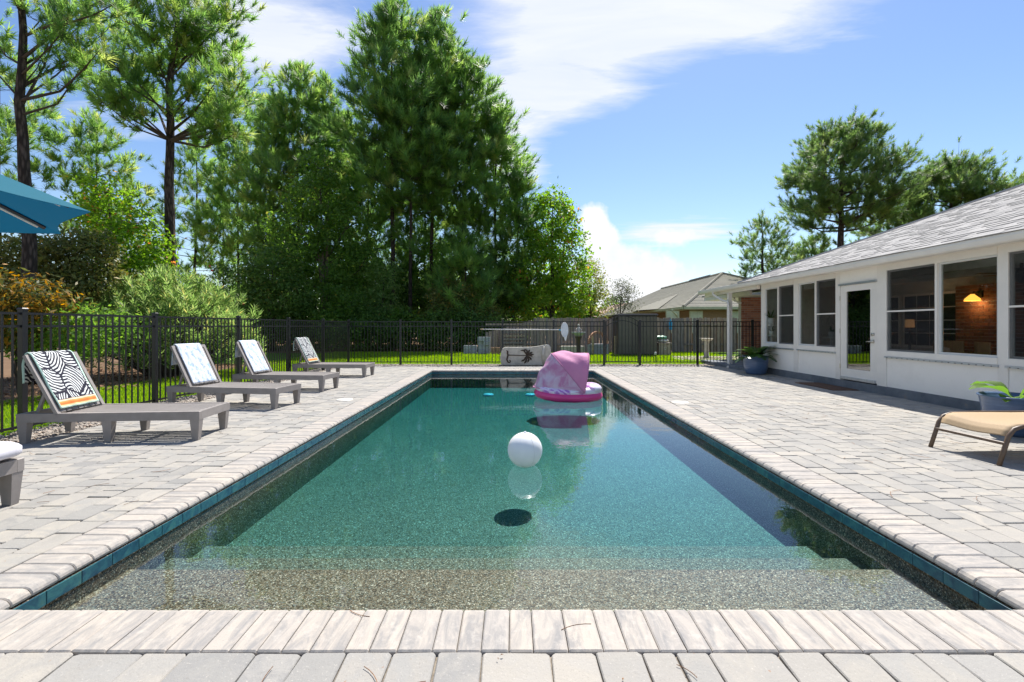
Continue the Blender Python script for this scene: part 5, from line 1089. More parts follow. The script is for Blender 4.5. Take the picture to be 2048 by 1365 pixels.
def net():
    Y = 16.17; t = thing('skimmer_net', 'white pole skimmer net hung along the top of the far fence', 'pool net', P(1040, 659, Y))
    a, b = P(961, 659, Y), P(1118, 660, Y); m = MB(); m.tube([a, b], .018, 8); m.build('pole', MT['pole_white'], t, True); m = MB(); m.tube([a + Vector((-.01, 0, 0)), a.lerp(b, .035)], .021, 8); m.build('grip', MT['timber'], t, True)
    m = MB(); m.tube([b, P(1122, 661, Y)], .024, 8); m.build('coupling', MT['net_blue'], t, True)
    c = P(1129, 660, Y); rx, rz = .12, .25; m = MB(); ring = [(c.x + rx * math.sin(2 * math.pi * k / 24), Y - .03 + .05 * math.cos(2 * math.pi * k / 24), c.z + rz * math.cos(2 * math.pi * k / 24)) for k in range(25)]; m.tube(ring, .012, 6); m.build('hoop', MT['pole_white'], t, True)
    def f(u, v):
        a_ = 2 * math.pi * u; r = (1 - v) ** .6; return (c.x + .03 * v + rx * r * math.sin(a_), Y - .03 + .05 * r * math.cos(a_) - .05 * v, c.z - .33 * v * v - .05 * v + rz * r * math.cos(a_) * (1 - .3 * v))
    m = MB(); m.grid(f, 24, 10); o = m.build('bag', MT['net'], t, True)
    for x in (970, 1100): p = P(x, 659, Y); m = MB(); m.tube([p + Vector((0, .06, .02)), p + Vector((0, -.02, -.03)), p + Vector((0, -.03, .02))], .008, 5); m.build('hook', MT['black_metal'], t)
net()

# ------------------------------------------------------------------ trees
NEEDLE_L = .30
KD = 1.5
def tuft_proto(rng, n=44):
    V = np.zeros((n, 3, 3)); 
    for k in range(n):
        s = k / n; a = k * GOLD; el = .05 + 1.05 * s + rng.uniform(-.15, .2); b = np.array([0, 0, s * .26]); a += rng.uniform(-.5, .5); d = np.array([math.cos(a) * math.cos(el), math.sin(a) * math.cos(el), math.sin(el)]); sd = np.array([-math.sin(a), math.cos(a), 0]); L = NEEDLE_L * rng.uniform(.75, 1.1); w = .021
        V[k] = [b - sd * w, b + sd * w, b + d * L]
    return V.reshape(-1, 3)
RNG = np.random.default_rng(42)
PROTOS = [tuft_proto(RNG, int(RNG.integers(24, 40))) for _ in range(9)]
def tufts_mesh(name, C, D, Sc, tint, mat):
    """C centres, D axis directions, Sc scales"""
    n = len(C); D = D / np.linalg.norm(D, axis=1, keepdims=True); ref = np.where(np.abs(D[:, 2:3]) < .9, [[0, 0, 1.0]], [[1.0, 0, 0]]); X = np.cross(ref, D); X /= np.linalg.norm(X, axis=1, keepdims=True); Yv = np.cross(D, X); M = np.stack([X, Yv, D], 1)
    Vs = []; Ts = []
    for k, pr in enumerate(PROTOS):
        i = np.arange(k, n, len(PROTOS)); V = np.einsum('vj,njk->nvk', pr, M[i]) * Sc[i, None, None] + C[i, None, :]; Vs.append(V.reshape(-1, 3)); Ts.append(np.repeat(tint[i], len(pr)))
    V = np.concatenate(Vs); return npmesh(name, V, np.arange(len(V)).reshape(-1, 3), MT[mat], np.concatenate(Ts))
def pine(label, trunk, r0, branches, seed, dens=1.0, tsc=1.0, mat='needle', group='pine trees', name='pine_tree', tint_mu=.45, top=True, kd=1.0):
    """trunk: list of points; branches: (fraction up the trunk, tip point, spread of its foliage)"""
    rng = np.random.default_rng(seed); tr = [Vector(p) for p in trunk]; base = tr[0]; t = thing(name, label, 'tree', base, group)
    L = [0]; 
    for i in range(1, len(tr)): L.append(L[-1] + (tr[i] - tr[i - 1]).length)
    def at(f):
        s = f * L[-1]
        for i in range(1, len(tr)):
            if s <= L[i] + 1e-6: return tr[i - 1].lerp(tr[i], (s - L[i - 1]) / max(1e-6, L[i] - L[i - 1]))
        return tr[-1]
    m = MB(); N = 14; m.tube([at(k / N) + Vector((rng.normal(0, .02), rng.normal(0, .02), 0)) for k in range(N + 1)], [r0 * (1 - .82 * (k / N) ** 1.1) * (1.25 if k == 0 else 1) for k in range(N + 1)], 9); m.build('trunk', MT['bark'], t, True)
    br = MB(); C = []; D = []; S_ = []
    for f, tip, spread in branches:
        a = at(f); b = Vector(tip); d = b - a; l = d.length; rb = max(.012, min(r0 * .26, r0 * .5 * (1 - f * .8) * min(1, l / (3 * kd)))); spread *= kd
        mid = a.lerp(b, .5) + Vector((rng.normal(0, .05) * l, rng.normal(0, .05) * l, rng.uniform(-.16, .02) * l * (1 if d.z < l * .7 else .2))) ; pts = [a, a.lerp(mid, .6), mid, mid.lerp(b, .55) + Vector((0, 0, -.02 * l)), b]; br.tube(pts, [rb, rb * .8, rb * .62, rb * .42, rb * .15], 5)
        nt_ = max(4, int(1.3 * (spread / kd) ** 2 * 30 * dens + 1.25 * l / kd * 3.6 * dens))
        for k in range(nt_):
            s = 1 - abs(rng.normal(0, .30)); s = max(.40, min(1.0, s)); i = min(3, int(s * 4)); c0 = pts[i].lerp(pts[i + 1], s * 4 - i)
            off = Vector((rng.normal(0, 1), rng.normal(0, 1), rng.normal(.25, .55))) * spread * .5 * (.35 + .65 * s); c = c0 + off
            if k % 3 == 0: br.tube([c0, c0.lerp(c, .55) + Vector((0, 0, -.04)), c], [.010, .008, .005], 3, cap=False)
            dd = off.normalized() * .7 + d.normalized() * .35 + Vector((0, 0, .75)); C.append(c); D.append(dd); S_.append(tsc * kd * rng.uniform(.75, 1.25))
    if top:
        for k in range(10): C.append(tr[-1] + Vector((rng.normal(0, .15), rng.normal(0, .15), rng.uniform(-.4, .15)))); D.append(Vector((rng.normal(0, .3), rng.normal(0, .3), 1))); S_.append(tsc * kd)
    br.build('branches', MT['twig'], t, kind='stuff')
    C = np.array([tuple(c) for c in C]) - np.array(base); D = np.array([tuple(c) for c in D]); tint = np.clip(rng.normal(tint_mu, .27, len(C)), 0, 1)
    o = bpy.data.objects.new('crown', tufts_mesh('crown', C, D, np.array(S_), tint, mat)); link(o, t); return t
def auto_branches(seed, base, H, hb, Rm, n, shape='cone', spread=.55, lean=(0, 0), stubs=0):
    rr = random.Random(seed); out = []
    for k in range(n):
        u = (k + rr.random()) / n; h = hb + (H - hb) * u; az = k * GOLD + rr.uniform(-.4, .4)
        if shape == 'cone': l = Rm * (1 - u) ** .62 * (.55 + .45 * min(1, u * 5 + .2))
        elif shape == 'dome': l = Rm * max(.03, 1 - u ** 1.7) ** .75 * (.6 + .4 * min(1, u * 5))
        elif shape == 'oval': l = Rm * math.sin(math.pi * (.16 + .80 * u)) ** .75
        else: l = Rm * math.sqrt(max(.02, 1 - u ** 2.6)) * (.65 + .35 * min(1, u * 4))
        l = max(.35, l * rr.uniform(.72, 1.12)); rise = rr.uniform(.12, .45) if shape != 'oval' else rr.uniform(.0, .4)
        f = max(.05, (h - l * rise * .8) / H); hh = f * H; out.append((f, Vector((base.x + lean[0] * f + math.cos(az) * l, base.y + lean[1] * f + math.sin(az) * l, h + .1)), spread * rr.uniform(.75, 1.25) * (1 if l > .8 else .6)))
    for k in range(stubs):
        f = rr.uniform(.18, hb / H); az = rr.uniform(0, 6.28); l = rr.uniform(.5, 1.3); out.append((f, Vector((base.x + math.cos(az) * l, base.y + math.sin(az) * l, f * H - .1)), .12))
    return out
def gp(x, Y): return Vector(((x - HX) / FPX * Y, Y, -.05))
def zz(y, Y): return CAMZ + (HY - y) / FPX * Y
def auto_pine(label, x, Y, ytop, ybase, rpx, n, r0, seed, shape='cone', lean_px=0, **kw):
    kd = KD if Y < 29 else 1.0; Y *= kd; kw['kd'] = kd if Y < 44 and kd > 1 else 1.0
    b = gp(x, Y); H = zz(ytop, Y); hb = zz(ybase, Y); Rm = rpx / FPX * Y; lx = lean_px / FPX * Y; rr = random.Random(seed)
    tr = [b, b + Vector((lx * .3 + rr.uniform(-.1, .1), 0, H * .35)), b + Vector((lx * .7 + rr.uniform(-.12, .12), 0, H * .7)), b + Vector((lx, 0, H))]
    sp = kw.pop('spread', .55); st = kw.pop('stubs', 3)
    return pine(label, tr, r0, auto_branches(seed, b, H, hb, Rm, n, shape, sp, (lx, 0), st), seed, **kw)

# the stand of tall pines in the middle
auto_pine('tallest pine of the central stand, its top highest and left of the other tops', 785, 20.5, 12, 340, 125, 60, .17, 101, 'dome', 0, dens=1.15, spread=.6)
auto_pine('pine just behind the tallest one in the central stand, top rounded', 862, 21.5, 36, 350, 110, 54, .15, 102, 'dome', 10, dens=1.1, spread=.6)
auto_pine('pine with two visible bare lower trunk in front of the central stand', 818, 19.6, 170, 420, 100, 40, .14, 103, 'oval', 5, dens=1.0)
auto_pine('pine on the sloping shoulder of the central stand', 920, 21.0, 125, 450, 115, 52, .15, 104, 'dome', 10, dens=1.1, spread=.62)
auto_pine('shorter pine at the outer edge of the central stand, beside the bright tree', 985, 21.3, 222, 580, 92, 52, .13, 105, 'dome', 10, dens=1.1, spread=.6)
auto_pine('low young pine tucked under the outer edge of the central stand', 1020, 20.6, 360, 610, 62, 30, .09, 106, 'cone', 20, dens=1.0, spread=.5)
auto_pine('shaggy young pine low in the shade of the central stand', 930, 18.8, 470, 640, 85, 28, .08, 107, 'cone', 0, dens=.9, spread=.5, tint_mu=.5)
auto_pine('dense pine deep in the central stand, behind the bare trunks', 735, 23.0, 300, 640, 95, 44, .12, 108, 'cone', 0, dens=1.0, spread=.7)
auto_pine('second dense pine deep in the central stand, behind the tallest pine', 850, 23.5, 320, 640, 100, 46, .12, 109, 'cone', 0, dens=1.0, spread=.7)
# pines left of the stand
auto_pine('pointed pine between the forked pine and the central stand', 592, 22.5, 138, 430, 92, 44, .15, 110, 'cone', 5, dens=1.0, spread=.6, tint_mu=.55)
auto_pine('pine with spreading branches beside the pointed pine', 655, 23.5, 165, 420, 75, 34, .14, 111, 'cone', -5, dens=1.0, spread=.6, tint_mu=.55)
auto_pine('lacy pine just behind the forked pine', 520, 24.0, 205, 520, 80, 34, .14, 112, 'oval', 0, dens=.7, tint_mu=.6)
auto_pine('rounded sunlit pine behind the trunk of the forked pine', 392, 26.0, 268, 560, 88, 40, .14, 113, 'cone', 0, dens=.75, spread=.6, tint_mu=.65)
auto_pine('small rounded pine above the bright green vine tree', 195, 22.0, 248, 480, 80, 34, .12, 114, 'umbrella', 0, dens=.8, tint_mu=.6)
auto_pine('pine at the left edge behind the dark leaning trunk', -5, 19.5, 95, 430, 95, 34, .15, 115, 'oval', 5, dens=.8, tint_mu=.6)
auto_pine('thin pine with bare stem between the forked pine and the wood', 445, 27.0, 330, 560, 48, 22, .09, 116, 'oval', 0, dens=.6, tint_mu=.6)
auto_pine('pine filling the gap right of the forked pine, its top leaning toward it', 478, 25.0, 262, 520, 75, 34, .12, 117, 'dome', 0, dens=.9, spread=.6, tint_mu=.55)
auto_pine('pine close to the pointed pine, slightly lower than it', 548, 23.0, 195, 520, 70, 36, .13, 118, 'dome', 0, dens=.9, spread=.6, tint_mu=.55)
auto_pine('pine behind the pale barked leafy tree, left of the central stand', 690, 24.5, 240, 560, 80, 36, .13, 119, 'dome', 0, dens=.9, spread=.65, tint_mu=.5)
# forked pine, drawn limb by limb
Y = 15.0
trk = [gp(338, Y), P(341, 480, Y), P(338, 380, Y), P(340, 300, Y), P(340, 240, Y), P(338, 170, Y), P(352, 90, Y + .3), P(360, -20, Y + .4), P(365, -110, Y + .4)]
rr = random.Random(77); FR = lambda y: max(.4, min(.98, (653 + 120 - y) / 990.0))
ends = [(190, 150, .5), (165, 165, .35), (215, 105, .55), (235, 55, .6), (250, 15, .5), (300, 35, .6), (300, 95, .6), (335, -30, .6), (375, 25, .6), (420, -10, .6), (430, 55, .65), (470, 95, .6), (490, 150, .55), (462, 195, .55), (440, 150, .6), (400, 110, .6), (505, 185, .4), (270, 175, .5), (230, 175, .45), (355, 60, .6), (280, -60, .7), (420, -80, .7), (350, -110, .7), (200, 200, .3), (395, 170, .5), (455, 235, .4), (480, 262, .35), (320, 130, .5), (245, 130, .5), (480, 20, .55)]
pine('tall forked pine with open crown rising behind the oleander', trk, .19, [(max(.525, min(.95, ((653 - (y + 45 + abs(x - 340) * .34)) / 780.0))), P(x, y, Y + rr.uniform(-1.8, 1.8)), sp * 1.05) for x, y, sp in ends], 120, dens=2.0, tsc=.8, tint_mu=.55)
# near trunk at the left edge
Y = 11.0
trk = [gp(62, Y), P(52, 330, Y), P(42, 240, Y), P(42, 150, Y), P(46, 60, Y), P(44, -60, Y), P(50, -220, Y)]
ends = [(130, 55, .40), (178, 30, .45), (215, 60, .40), (165, 95, .3), (100, 0, .45), (150, -15, .5), (235, 5, .45), (260, -40, .5), (20, -30, .4), (-30, 40, .4), (-45, 105, .35), (60, -110, .6), (120, -120, .6), (-40, -100, .6), (95, 85, .25), (200, 100, .25)]
pine('dark leaning pine trunk at the left edge above the umbrella', trk, .165, [(max(.575, min(.92, (653 - (y + 30 + abs(x - 42) * .2)) / 880.0)), P(x, y, Y + rr.uniform(-1, 1.2)), sp) for x, y, sp in ends] + [(.545, P(165, 128, Y - .3), .06), (.56, P(120, 40, Y + .2), .1)], 121, dens=1.8, tsc=.62, tint_mu=.5)
# pines behind the sunroom
auto_pine('broad round-headed pine standing above the sunroom roof', 1680, 30.0, 262, 440, 118, 54, .28, 130, 'umbrella', 4, dens=1.25, spread=.85, tsc=1.0, mat='needle_far', stubs=2)
auto_pine('spreading pine just right of the round-headed pine', 1900, 30.0, 332, 470, 95, 44, .22, 131, 'umbrella', 0, dens=1.2, spread=.85, tsc=1.0, mat='needle_far')
auto_pine('pine crown cut off by the right edge over the roof', 2055, 31.0, 355, 470, 60, 24, .18, 132, 'umbrella', 0, dens=.7, spread=.8, tsc=1.1, mat='needle_far')
auto_pine('vine covered leaning pine above the porch roof', 1530, 31.0, 442, 560, 52, 26, .16, 133, 'oval', -6, dens=.6, spread=.65, mat='needle_far')
auto_pine('low pine under the round-headed pine, against the hip of the roof', 1625, 33.0, 480, 570, 45, 22, .14, 134, 'oval', 0, dens=.7, spread=.8, mat='needle_far')
auto_pine('low dark pine between the two big pines above the roof', 1775, 33.0, 425, 520, 55, 24, .16, 135, 'oval', 0, dens=.7, spread=.85, mat='needle_far')

def leaf_cloud(name, C, Nn, L, Wd, tint, mat, rng, long=False):
    n = len(C); d = rng.normal(0, 1, (n, 3)); d -= (d * Nn).sum(1, keepdims=True) * Nn; d /= np.linalg.norm(d, axis=1, keepdims=True); s = np.cross(Nn, d); L = L[:, None]; Wd = Wd[:, None]
    V = np.stack([C - d * L * .5, C + s * Wd * .5 + Nn * Wd * .12, C + d * L * .5, C - s * Wd * .5 + Nn * Wd * .12], 1)
    return npmesh(name, V, np.arange(n * 4).reshape(-1, 4), MT[mat], np.repeat(tint, 4))
def broadleaf(label, cat, name, x, Y, lobes, nleaf, lsize, mat, seed, group=None, trunk=True, tmu=.5, tsd=.22, aspect=.55, shell=.62, clump=.16, updir=.4, tr=.1, barkmat='bark', stems=1, part='crown', leafy_len=None):
    rng = np.random.default_rng(seed); base = gp(x, Y); t = thing(name, label, cat, base, group); kd = KD if 15.9 < Y < 29 else 1.0; Y *= kd; base = gp(x, Y); t.location = base; WL[t.name] = base; lsize *= kd; clump *= kd; tr *= kd; k = Y / FPX
    W8 = np.array([l[2] * l[3] for l in lobes], float); W8 /= W8.sum(); Cs = []; Ns = []; Ts = []
    for l, w in zip(lobes, W8):
        c = np.array(P(l[0], l[1], Y + (l[4] if len(l) > 4 else 0.0))); rx, rz = l[2] * k, l[3] * k; ry = min(rx, rz * 1.3); n = max(10, int(nleaf * w)); per = 26; nc = max(4, n // per)
        u = rng.normal(0, 1, (nc, 3)); u /= np.linalg.norm(u, axis=1, keepdims=True); r = shell + (1 - shell) * rng.random(nc) ** .5; r *= 1 + rng.normal(0, .07, nc); cc = c + u * r[:, None] * [rx, ry, rz]
        g = np.repeat(cc, per, 0) + rng.normal(0, 1, (nc * per, 3)) * [clump, clump, clump * .75]; Cs.append(g); Ns.append(np.repeat(u, per, 0)); Ts.append(np.repeat(rng.normal(0, .14, nc), per))
    C = np.concatenate(Cs); U = np.concatenate(Ns); n = len(C); keep = C[:, 2] > .02; C, U, T = C[keep], U[keep], np.concatenate(Ts)[keep]; n = len(C)
    N_ = U * .5 + rng.normal(0, .55, (n, 3)) + [0, 0, updir]; N_ /= np.linalg.norm(N_, axis=1, keepdims=True); L = lsize * rng.uniform(.7, 1.3, n); ti = np.clip(tmu + T + rng.normal(0, tsd, n), 0, 1)
    me = leaf_cloud(part, C - np.array(base), N_, L, L * aspect, ti, mat, rng); o = bpy.data.objects.new(part, me); link(o, t)
    if trunk:
        m = MB(); b2 = MB(); rr_ = random.Random(seed); top = P(lobes[0][0], lobes[0][1], Y)
        for s in range(stems):
            bb = base + Vector((rr_.uniform(-.2, .2), rr_.uniform(-.2, .2), 0)) * (s > 0) * 1.5; tt_ = top + Vector((rr_.uniform(-.5, .5) * (s > 0), 0, 0)); m.tube([bb, bb.lerp(tt_, .3) + Vector((rr_.uniform(-.1, .1), rr_.uniform(-.1, .1), 0)), bb.lerp(tt_, .7), tt_], [tr, tr * .8, tr * .5, tr * .2], 7)
        m.build('trunk', MT[barkmat], t, True)
        for l in lobes:
            p = P(l[0], l[1], Y + (l[4] if len(l) > 4 else 0)); s0 = base.lerp(top, max(.15, min(.8, (p.z - .3) / max(.5, top.z) * .75)))
            b2.tube([s0, s0.lerp(p, .5) + Vector((0, 0, -.06)), p], [tr * .5, tr * .35, tr * .15], 5)
            for q in range(4): e = p + Vector((rr_.uniform(-1, 1) * l[2] * k * .8, rr_.uniform(-.6, .6) * l[2] * k, rr_.uniform(-.3, .9) * l[3] * k)); b2.tube([p, p.lerp(e, .5) + Vector((0, 0, -.03)), e], [tr * .18, tr * .12, tr * .05], 4, cap=False)
        b2.build('limbs', MT['twig'], t, kind='stuff')
    return t
BR = 'broad-leaved trees and shrubs along the wood'
broadleaf('bright green broad-leaved tree with a domed crown at the end of the wood', 'tree', 'leafy_tree', 1105, 20.4, [(1105, 455, 52, 68), (1075, 540, 62, 70), (1125, 520, 55, 75), (1090, 610, 75, 45), (1135, 590, 48, 50), (1105, 415, 38, 38), (1030, 590, 40, 45, .5)], 15000, .15, 'leaf_bright', 201, BR, tr=.12, tmu=.45)
broadleaf('small yellow-green tree beside the bright domed tree', 'tree', 'leafy_tree', 1185, 22.0, [(1178, 560, 30, 45), (1190, 600, 34, 36), (1165, 540, 18, 25)], 3600, .12, 'leaf_yellow', 202, BR, tr=.06, aspect=.4)
broadleaf('thin grey half bare tree beyond the board fence', 'tree', 'bare_tree', 1243, 30.0, [(1240, 590, 24, 24), (1228, 610, 20, 18), (1258, 600, 18, 26), (1245, 572, 14, 14)], 2600, .12, 'leaf_grey', 203, BR, tr=.08, aspect=.4, clump=.25)
broadleaf('dark leafy tree in the middle of the wood with sunlit upper leaves', 'tree', 'leafy_tree', 655, 18.6, [(640, 400, 62, 50), (600, 470, 60, 55), (690, 460, 60, 60), (650, 530, 75, 55), (720, 540, 50, 50), (585, 540, 50, 40), (640, 340, 35, 35)], 16000, .13, 'leaf_mid', 204, BR, tr=.10, tmu=.35, barkmat='pale_bark', stems=3)
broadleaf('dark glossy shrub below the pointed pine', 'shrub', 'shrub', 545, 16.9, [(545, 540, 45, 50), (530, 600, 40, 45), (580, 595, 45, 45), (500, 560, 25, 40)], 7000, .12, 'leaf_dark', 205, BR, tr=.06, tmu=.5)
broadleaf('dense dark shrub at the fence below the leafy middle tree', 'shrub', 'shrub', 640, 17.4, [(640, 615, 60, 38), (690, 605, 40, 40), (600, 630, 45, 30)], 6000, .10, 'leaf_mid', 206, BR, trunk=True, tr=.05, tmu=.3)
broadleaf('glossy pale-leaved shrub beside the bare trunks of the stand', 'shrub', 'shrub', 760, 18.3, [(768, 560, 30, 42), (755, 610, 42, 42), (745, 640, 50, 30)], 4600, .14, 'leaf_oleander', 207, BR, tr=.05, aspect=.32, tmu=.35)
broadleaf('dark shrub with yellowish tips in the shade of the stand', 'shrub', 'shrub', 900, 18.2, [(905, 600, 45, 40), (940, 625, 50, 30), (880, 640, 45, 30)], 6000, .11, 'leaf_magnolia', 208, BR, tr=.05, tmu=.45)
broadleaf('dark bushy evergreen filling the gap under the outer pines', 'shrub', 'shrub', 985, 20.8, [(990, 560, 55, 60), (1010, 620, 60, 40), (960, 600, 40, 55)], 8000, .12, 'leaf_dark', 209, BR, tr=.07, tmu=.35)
broadleaf('slender bright green vine clad tree left of the forked pine', 'tree', 'leafy_tree', 255, 14.2, [(215, 385, 48, 34), (235, 440, 62, 42), (275, 490, 58, 45), (300, 540, 42, 40), (230, 500, 55, 45), (180, 420, 30, 30), (255, 555, 60, 35)], 9000, .115, 'leaf_bright', 210, BR, tr=.08, tmu=.5, shell=.45)
broadleaf('big dark magnolia under the blue umbrella', 'tree', 'magnolia_tree', 110, 12.5, [(60, 520, 75, 50), (150, 520, 70, 48), (100, 580, 95, 45), (200, 575, 55, 50), (10, 560, 50, 60), (175, 490, 40, 30)], 15000, .125, 'leaf_magnolia', 211, BR, tr=.10, tmu=.42, aspect=.42)
broadleaf('shrub with orange new leaves at the left edge beyond the fence', 'shrub', 'orange_shrub', 40, 8.9, [(35, 605, 60, 32), (10, 590, 40, 40), (90, 600, 40, 30), (20, 650, 60, 40)], 3800, .12, 'leaf_orange', 212, BR, tr=.03, aspect=.3, tmu=.5)
broadleaf('low green shrub behind the foremost lounger beyond the fence', 'shrub', 'shrub', 140, 9.2, [(130, 670, 80, 36), (60, 680, 55, 30), (200, 660, 60, 40)], 4200, .10, 'leaf_mid', 213, BR, tr=.03, aspect=.35, tmu=.5)
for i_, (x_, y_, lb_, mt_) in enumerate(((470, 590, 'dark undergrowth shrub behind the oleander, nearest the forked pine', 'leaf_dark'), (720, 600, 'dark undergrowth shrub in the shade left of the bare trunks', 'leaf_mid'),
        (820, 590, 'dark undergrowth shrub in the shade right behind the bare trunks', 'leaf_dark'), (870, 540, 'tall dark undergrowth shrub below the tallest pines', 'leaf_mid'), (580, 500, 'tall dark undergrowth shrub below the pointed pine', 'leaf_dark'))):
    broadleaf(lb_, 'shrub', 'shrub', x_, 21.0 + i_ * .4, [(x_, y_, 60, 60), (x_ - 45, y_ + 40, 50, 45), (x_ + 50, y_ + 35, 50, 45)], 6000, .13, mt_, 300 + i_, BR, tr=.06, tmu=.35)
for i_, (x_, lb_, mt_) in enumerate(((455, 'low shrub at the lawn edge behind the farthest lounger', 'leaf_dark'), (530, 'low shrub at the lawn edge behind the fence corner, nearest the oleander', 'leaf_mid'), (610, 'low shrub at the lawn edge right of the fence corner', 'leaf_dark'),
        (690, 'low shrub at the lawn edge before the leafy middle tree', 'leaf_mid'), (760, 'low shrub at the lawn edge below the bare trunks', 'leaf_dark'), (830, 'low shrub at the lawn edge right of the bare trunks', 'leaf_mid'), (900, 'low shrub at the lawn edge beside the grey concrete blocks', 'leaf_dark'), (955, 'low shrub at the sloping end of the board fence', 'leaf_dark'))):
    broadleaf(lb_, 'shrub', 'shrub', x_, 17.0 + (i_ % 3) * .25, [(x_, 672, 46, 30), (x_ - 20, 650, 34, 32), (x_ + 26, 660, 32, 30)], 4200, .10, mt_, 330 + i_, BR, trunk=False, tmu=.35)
def oleander():
    Y = 13.0; rng = np.random.default_rng(5); base = gp(345, Y); t = thing('oleander_shrub', 'large pale green oleander with long narrow leaves behind the fence', 'shrub', base, BR)
    C = []; D = []; m = MB()
    for k in range(900):
        a = rng.uniform(0, 6.28); u = rng.random() ** .5; el = rng.uniform(.0, 1); X = math.cos(a) * u; Yd = math.sin(a) * u
        h = math.sqrt(max(.03, 1 - u * u * .97)) * rng.uniform(.72, 1.0) if k % 5 else rng.uniform(.2, .8); px_ = 348 + X * 168; top = zz(532, Y) * h * (1 - .12 * (X > .6)); p = Vector(((px_ - HX) / FPX * Y, Y + Yd * 1.7, max(.25, top)))
        if k % 3 == 0: b0 = base + Vector((X * .5, Yd * .5, 0)); m.tube([b0, b0.lerp(p, .5) + Vector((0, 0, .15)), p], [.018, .012, .006], 4, cap=False)
        ax = Vector((X * .55 + rng.normal(0, .2), Yd * .55 + rng.normal(0, .2), 1)).normalized(); n = 20
        for j in range(n):
            s = j / n; aa = j * GOLD; sd = Vector((math.cos(aa), math.sin(aa), 0)); d = (sd * (.75 - .3 * s) + ax * (.45 + .5 * s)).normalized(); C.append(p - ax * .30 * (1 - s)); D.append(d)
    m.build('stems', MT['twig'], t); C = np.array([tuple(c) for c in C]); D = np.array([tuple(c) for c in D]); n = len(C); L = rng.uniform(.13, .23, n)[:, None]; s = np.cross(D, rng.normal(0, 1, (n, 3)) * .5 + [0, 0, 1]); s /= np.linalg.norm(s, axis=1, keepdims=True); nn = np.cross(s, D); w = .016
    V = np.stack([C, C + D * L * .45 + s * w, C + D * L - nn * L * .12, C + D * L * .45 - s * w], 1) - np.array(base)
    o = bpy.data.objects.new('crown', npmesh('crown', V, np.arange(n * 4).reshape(-1, 4), MT['leaf_oleander'], np.repeat(np.clip(rng.normal(.55, .25, n), 0, 1), 4))); link(o, t)
    f = MB()
    for x, y in ((420, 532), (425, 541), (487, 607), (300, 560)):
        p = P(x, y, Y - .6)
        for k in range(5): a = k * 1.2566; f.add([p, p + Vector((math.cos(a) * .03, -.02, math.sin(a) * .03)), p + Vector((math.cos(a + .5) * .035, -.01, math.sin(a + .5) * .035))], [(0, 1, 2)])
    f.build('blossom', MT['petal'], t)
oleander()
# shade of the wood behind everything: one leafy mass and leaf litter
def far_wood():
    rng = np.random.default_rng(8); n = 30000; X = rng.uniform(-60, 8.5, n); Yv = 49 + rng.normal(0, 1.6, n); env = 6.4 + 1.6 * np.sin(X * .6) + 1.2 * np.sin(X * 1.6 + 1); env = np.where(X < -27, env * .7, env); env = np.where(X > 1, env * .8, env); Z = env * rng.random(n) ** .75
    C = np.c_[X, Yv, Z]; N_ = rng.normal(0, .6, (n, 3)) + [0, -.4, .4]; N_ /= np.linalg.norm(N_, axis=1, keepdims=True); L = rng.uniform(.35, .7, n); o = link(bpy.data.objects.new('distant_wood', leaf_cloud('distant_wood', C, N_, L, L * .6, np.clip(rng.normal(.35, .2, n), 0, 1), 'leaf_dark', rng))); o['kind'] = 'stuff'; o['label'] = 'dark mass of woodland closing the view behind the pines'
    n = 9000; X = rng.uniform(4, 60, n); Yv = 75 + rng.normal(0, 3, n); Z = (3.5 + 1.5 * np.sin(X * .5) + np.sin(X * 1.3)) * rng.random(n) ** .7; C = np.c_[X, Yv, Z]; N_ = rng.normal(0, .6, (n, 3)) + [0, -.4, .4]; N_ /= np.linalg.norm(N_, axis=1, keepdims=True); L = rng.uniform(.4, .8, n); o = link(bpy.data.objects.new('distant_wood', leaf_cloud('distant_wood', C, N_, L, L * .6, np.clip(rng.normal(.4, .2, n), 0, 1), 'leaf_mid', rng))); o['kind'] = 'stuff'; o['label'] = 'low far line of trees beyond the neighbouring roofs'
far_wood()
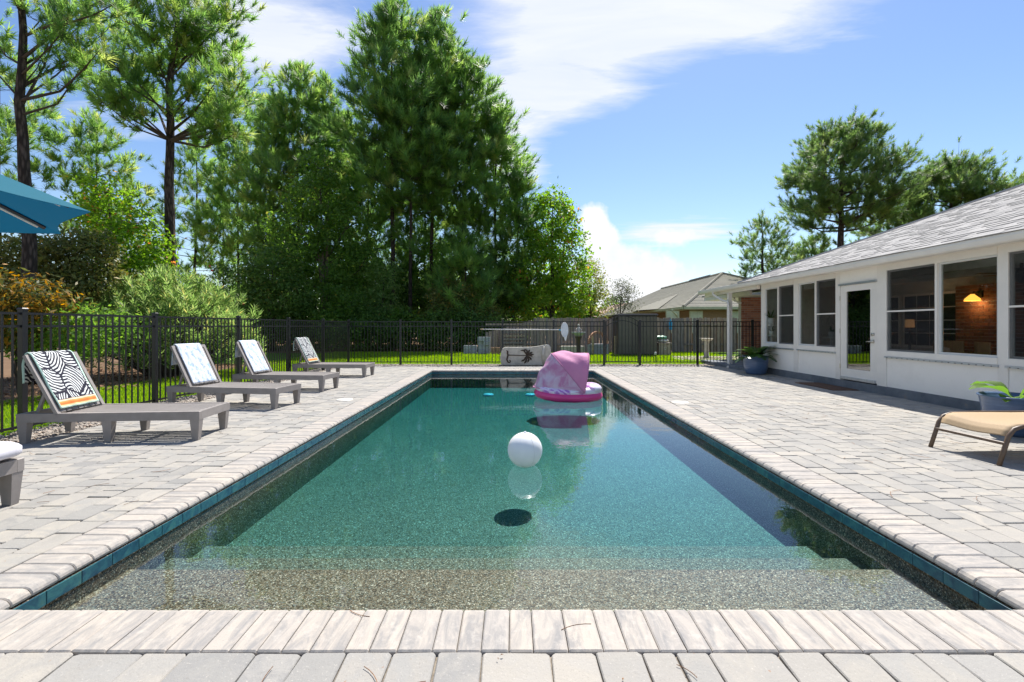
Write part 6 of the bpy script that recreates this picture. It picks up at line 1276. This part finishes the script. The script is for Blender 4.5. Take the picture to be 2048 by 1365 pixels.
def litter():
    rng = np.random.default_rng(14); n = 5200; X = rng.uniform(-13, -8.2, n); Yv = rng.uniform(5, 17, n); C = np.c_[X, Yv, rng.uniform(-.035, .02, n)]; N_ = rng.normal(0, .35, (n, 3)) + [0, 0, 1]; N_ /= np.linalg.norm(N_, axis=1, keepdims=True); L = rng.uniform(.05, .12, n); o = link(bpy.data.objects.new('leaf_litter', leaf_cloud('leaf_litter', C, N_, L, L * .5, np.full(n, .5), 'leaf_dark', rng))); o.data.materials[0] = MT['leaf_litter']; o['kind'] = 'stuff'; o['label'] = 'brown fallen leaves under the shrubs beyond the side fence'
    # dry pine needles scattered on the paving
    rr = random.Random(31); m = MB()
    spots = [(rr.uniform(-5.2, -2.75), rr.uniform(2.2, 9)) for _ in range(60)] + [(rr.uniform(2.75, 6.2), rr.uniform(2.0, 9)) for _ in range(70)] + [(rr.uniform(-2.0, 2.0), rr.uniform(1.55, 2.15)) for _ in range(7)] + [(-1.37, 1.72), (-1.3, 1.71)]
    for x, y in spots:
        a = rr.uniform(0, 6.28); c = rr.uniform(-.9, .9); L = rr.uniform(.06, .17); p = Vector((x, y, .0085)); pts = [p]
        for k in range(5): a += c / 5; p = p + Vector((math.cos(a), math.sin(a), 0)) * L / 5; pts.append(p)
        m.tube(pts, .0016, 3)
    o = m.build('pine_needles', MT['needle_brown']); o['kind'] = 'stuff'; o['label'] = 'dry brown pine needles scattered on the paving'
    m = MB()
    for k in range(90):
        x, y = (rr.uniform(6.3, 6.95), rr.uniform(10.9, 13.3)) if k < 55 else (rr.uniform(-5, 5), rr.uniform(1.5, 6)); 
        if k >= 55 and -2.4 < x < 2.4 and y > 2.2: y = rr.uniform(1.5, 1.9)
        a = rr.uniform(0, 6.28); s = rr.uniform(.012, .03) if k < 55 else rr.uniform(.004, .010); m.add([(x + s * math.cos(a + q) * (1 if q in (0, 3.14) else .45), y + s * math.sin(a + q) * (1 if q in (0, 3.14) else .45), .009 + .004 * (i % 2)) for i, q in enumerate((0, 1.57, 3.14, 4.71))], [(0, 1, 2, 3)])
    o = m.build('fallen_leaves', MT['leaf_litter']); o['kind'] = 'stuff'; o['label'] = 'small brown leaf scraps on the paving'
litter()
